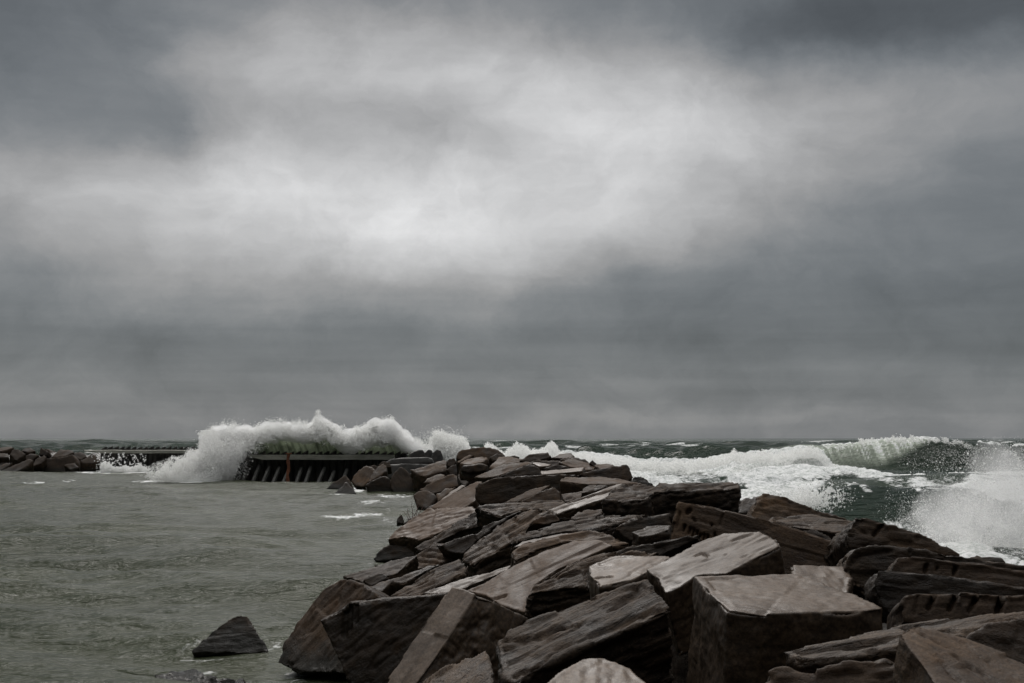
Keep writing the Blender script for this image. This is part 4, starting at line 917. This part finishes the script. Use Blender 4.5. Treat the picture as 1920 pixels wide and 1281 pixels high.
sw = thing('wave_splash', 'white plume bursting behind the end of the long sheet pile wall', 'splash', (-5.5, 117, 0))
adopt(droplets('foam', d_two, (795, 800, 890, 882), 70000, 117, 1.0, .026, seed=5), sw)
adopt(droplets('foam_fringe', d_twof, (786, 785, 880, 842), 5000, 117, 1.0, .018, seed=6), sw)
s2 = thing('wave_splash', 'row of small white bursts behind the crest of the breakwater', 'splash', (1, 118, 0))
adopt(droplets('foam', d_small, (880, 818, 1195, 895), 85000, 118, 1.0, .025, seed=7), s2)
def d_foot(x, y):
    w = (nz(x, y, 8, 4, 51) - .5) * 24
    T = [(172, 886), (186, 878), (194, 866), (204, 868), (222, 876), (245, 876), (262, 868), (275, 880)]
    return (sstep(y - I(x, T) + w, -2, 8) * 1.2 + .10 * sstep(y, 846, 856) * sstep(nz(x, y, 3, 2, 52), .55, .7)) * (y < 887) * (x > 170) * (x < 275)
s3 = thing('wave_splash', 'low splash at the foot of the far sheet pile wall', 'splash', (-39, 144, 0))
adopt(droplets('foam', d_foot, (168, 846, 276, 888), 14000, 143.5, .6, .04, seed=8), s3)

# spray torn off the rollers and flung up along the seaward side
def d_roll(x, y):
    T = [(1060, 850), (1100, 850), (1160, 858), (1200, 863), (1250, 864), (1300, 862), (1330, 858), (1365, 850), (1375, 843), (1385, 850), (1440, 846), (1470, 848), (1500, 840), (1525, 838), (1540, 846), (1560, 872)]
    w = (nz(x, y, 8, 4, 61) - .5) * 15
    return sstep(y - I(x, T) + w, -3, 6) * (y < I(x, T) + 20) * (x > 1060) * (x < 1568) * (.3 + sstep(nz(x, y, 6, 3, 62), .35, .65))
def d_lip(x, y):
    T = [(1540, 848), (1580, 834), (1620, 824), (1660, 819), (1700, 818), (1730, 824), (1760, 822), (1800, 828), (1850, 842), (1900, 850)]
    w = (nz(x, y, 9, 4, 63) - .5) * 18
    a = (y - I(x, T) + w)
    return sstep(a, -3, 3) * (1 - sstep(a, 3, 12)) * (x > 1540) * (x < 1905) * sstep(nz(x, y, 9, 4, 64), .38, .62)
def d_right(x, y):
    w = (nz(x, y, 60, 5, 65) - .5) * 150 + (nz(x, y, 14, 4, 66) - .5) * 40
    edge = I(y, [(820, 1790), (850, 1700), (880, 1690), (900, 1690), (930, 1660), (960, 1650), (1000, 1630), (1060, 1650)])
    core = I(y, [(820, 2200), (860, 2020), (880, 1860), (910, 1790), (950, 1760), (1000, 1700), (1060, 1700)])
    thin = sstep(x - edge + w, -60, 130) * .16 * sstep(y, 824, 850)
    thick = sstep(x - core + w, -60, 110) * sstep(y, 850, 930)
    hole = 1 - .55 * sstep(nz(x, y, 34, 4, 68), .54, .66) * (x > 1830) * (y < 960)
    tuft = np.exp(-(((x - 1905) / 60) ** 2 + ((y - 880) / 34) ** 2)) * .35
    return (thin + tuft + thick * hole) * (.55 + .9 * sstep(nz(x, y, 22, 5, 67), .3, .7)) * (y < 1085)
rs = thing('sea_spray', 'cloud of fine spray thrown up beyond the rocks at the right edge', 'spray', (14, 45, 0))
adopt(droplets('droplets', d_right, (1540, 818, 2010, 1090), 150000, 42, 4.0, .0064, seed=9, res=2), rs)
pts = []
for i in range(64):
    x_ = gq.uniform(1640, 2060); y_ = gq.uniform(0, 1) ; y_ = 846 + 224 * y_ ** .8
    if x_ < I(y_, [(850, 1880), (880, 1800), (920, 1760), (960, 1730), (1000, 1690), (1070, 1690)]): continue
    pts.append((x_, y_, 42 + gq.normal(0, 2.6), gq.uniform(.3, .95)))
puffs('mist', pts, .26, rs, .09, 1.0, 7)
adopt(droplets('coarse_drops', d_right, (1540, 818, 1990, 1090), 9000, 44, 4.0, .015, seed=12, res=2), rs)
ro = thing('surf', 'band of white surf rolling in behind the middle of the breakwater', 'surf', (16, 134, 0))
adopt(droplets('foam', d_roll, (1056, 828, 1570, 900), 80000, 132.5, 1.2, .028, seed=10), ro)
lp = thing('wave_lip', 'white spray blowing off the lip of the tall green roller on the right', 'spray', (38, 136, 0))
adopt(droplets('droplets', d_lip, (1536, 806, 1910, 872), 14000, 135.5, .8, .026, seed=11), lp)
def d_sp(x, y):
    w = (nz(x, y, 6, 4, 71) - .5) * 30
    return np.exp(-(((x - 1538) / 30) ** 2 + ((y - 930) / 16) ** 2)) * sstep(nz(x, y, 4, 3, 72), .42, .6) + .8 * np.exp(-(((x - 1500) / 34) ** 2 + ((y - 938) / 12) ** 2))
s5 = thing('wave_splash', 'small ragged splash just beyond the angular skyline rock', 'splash', (13, 60, 0))
adopt(droplets('foam', d_sp, (1440, 895, 1620, 962), 9000, 58, 1.0, .02, seed=13), s5)
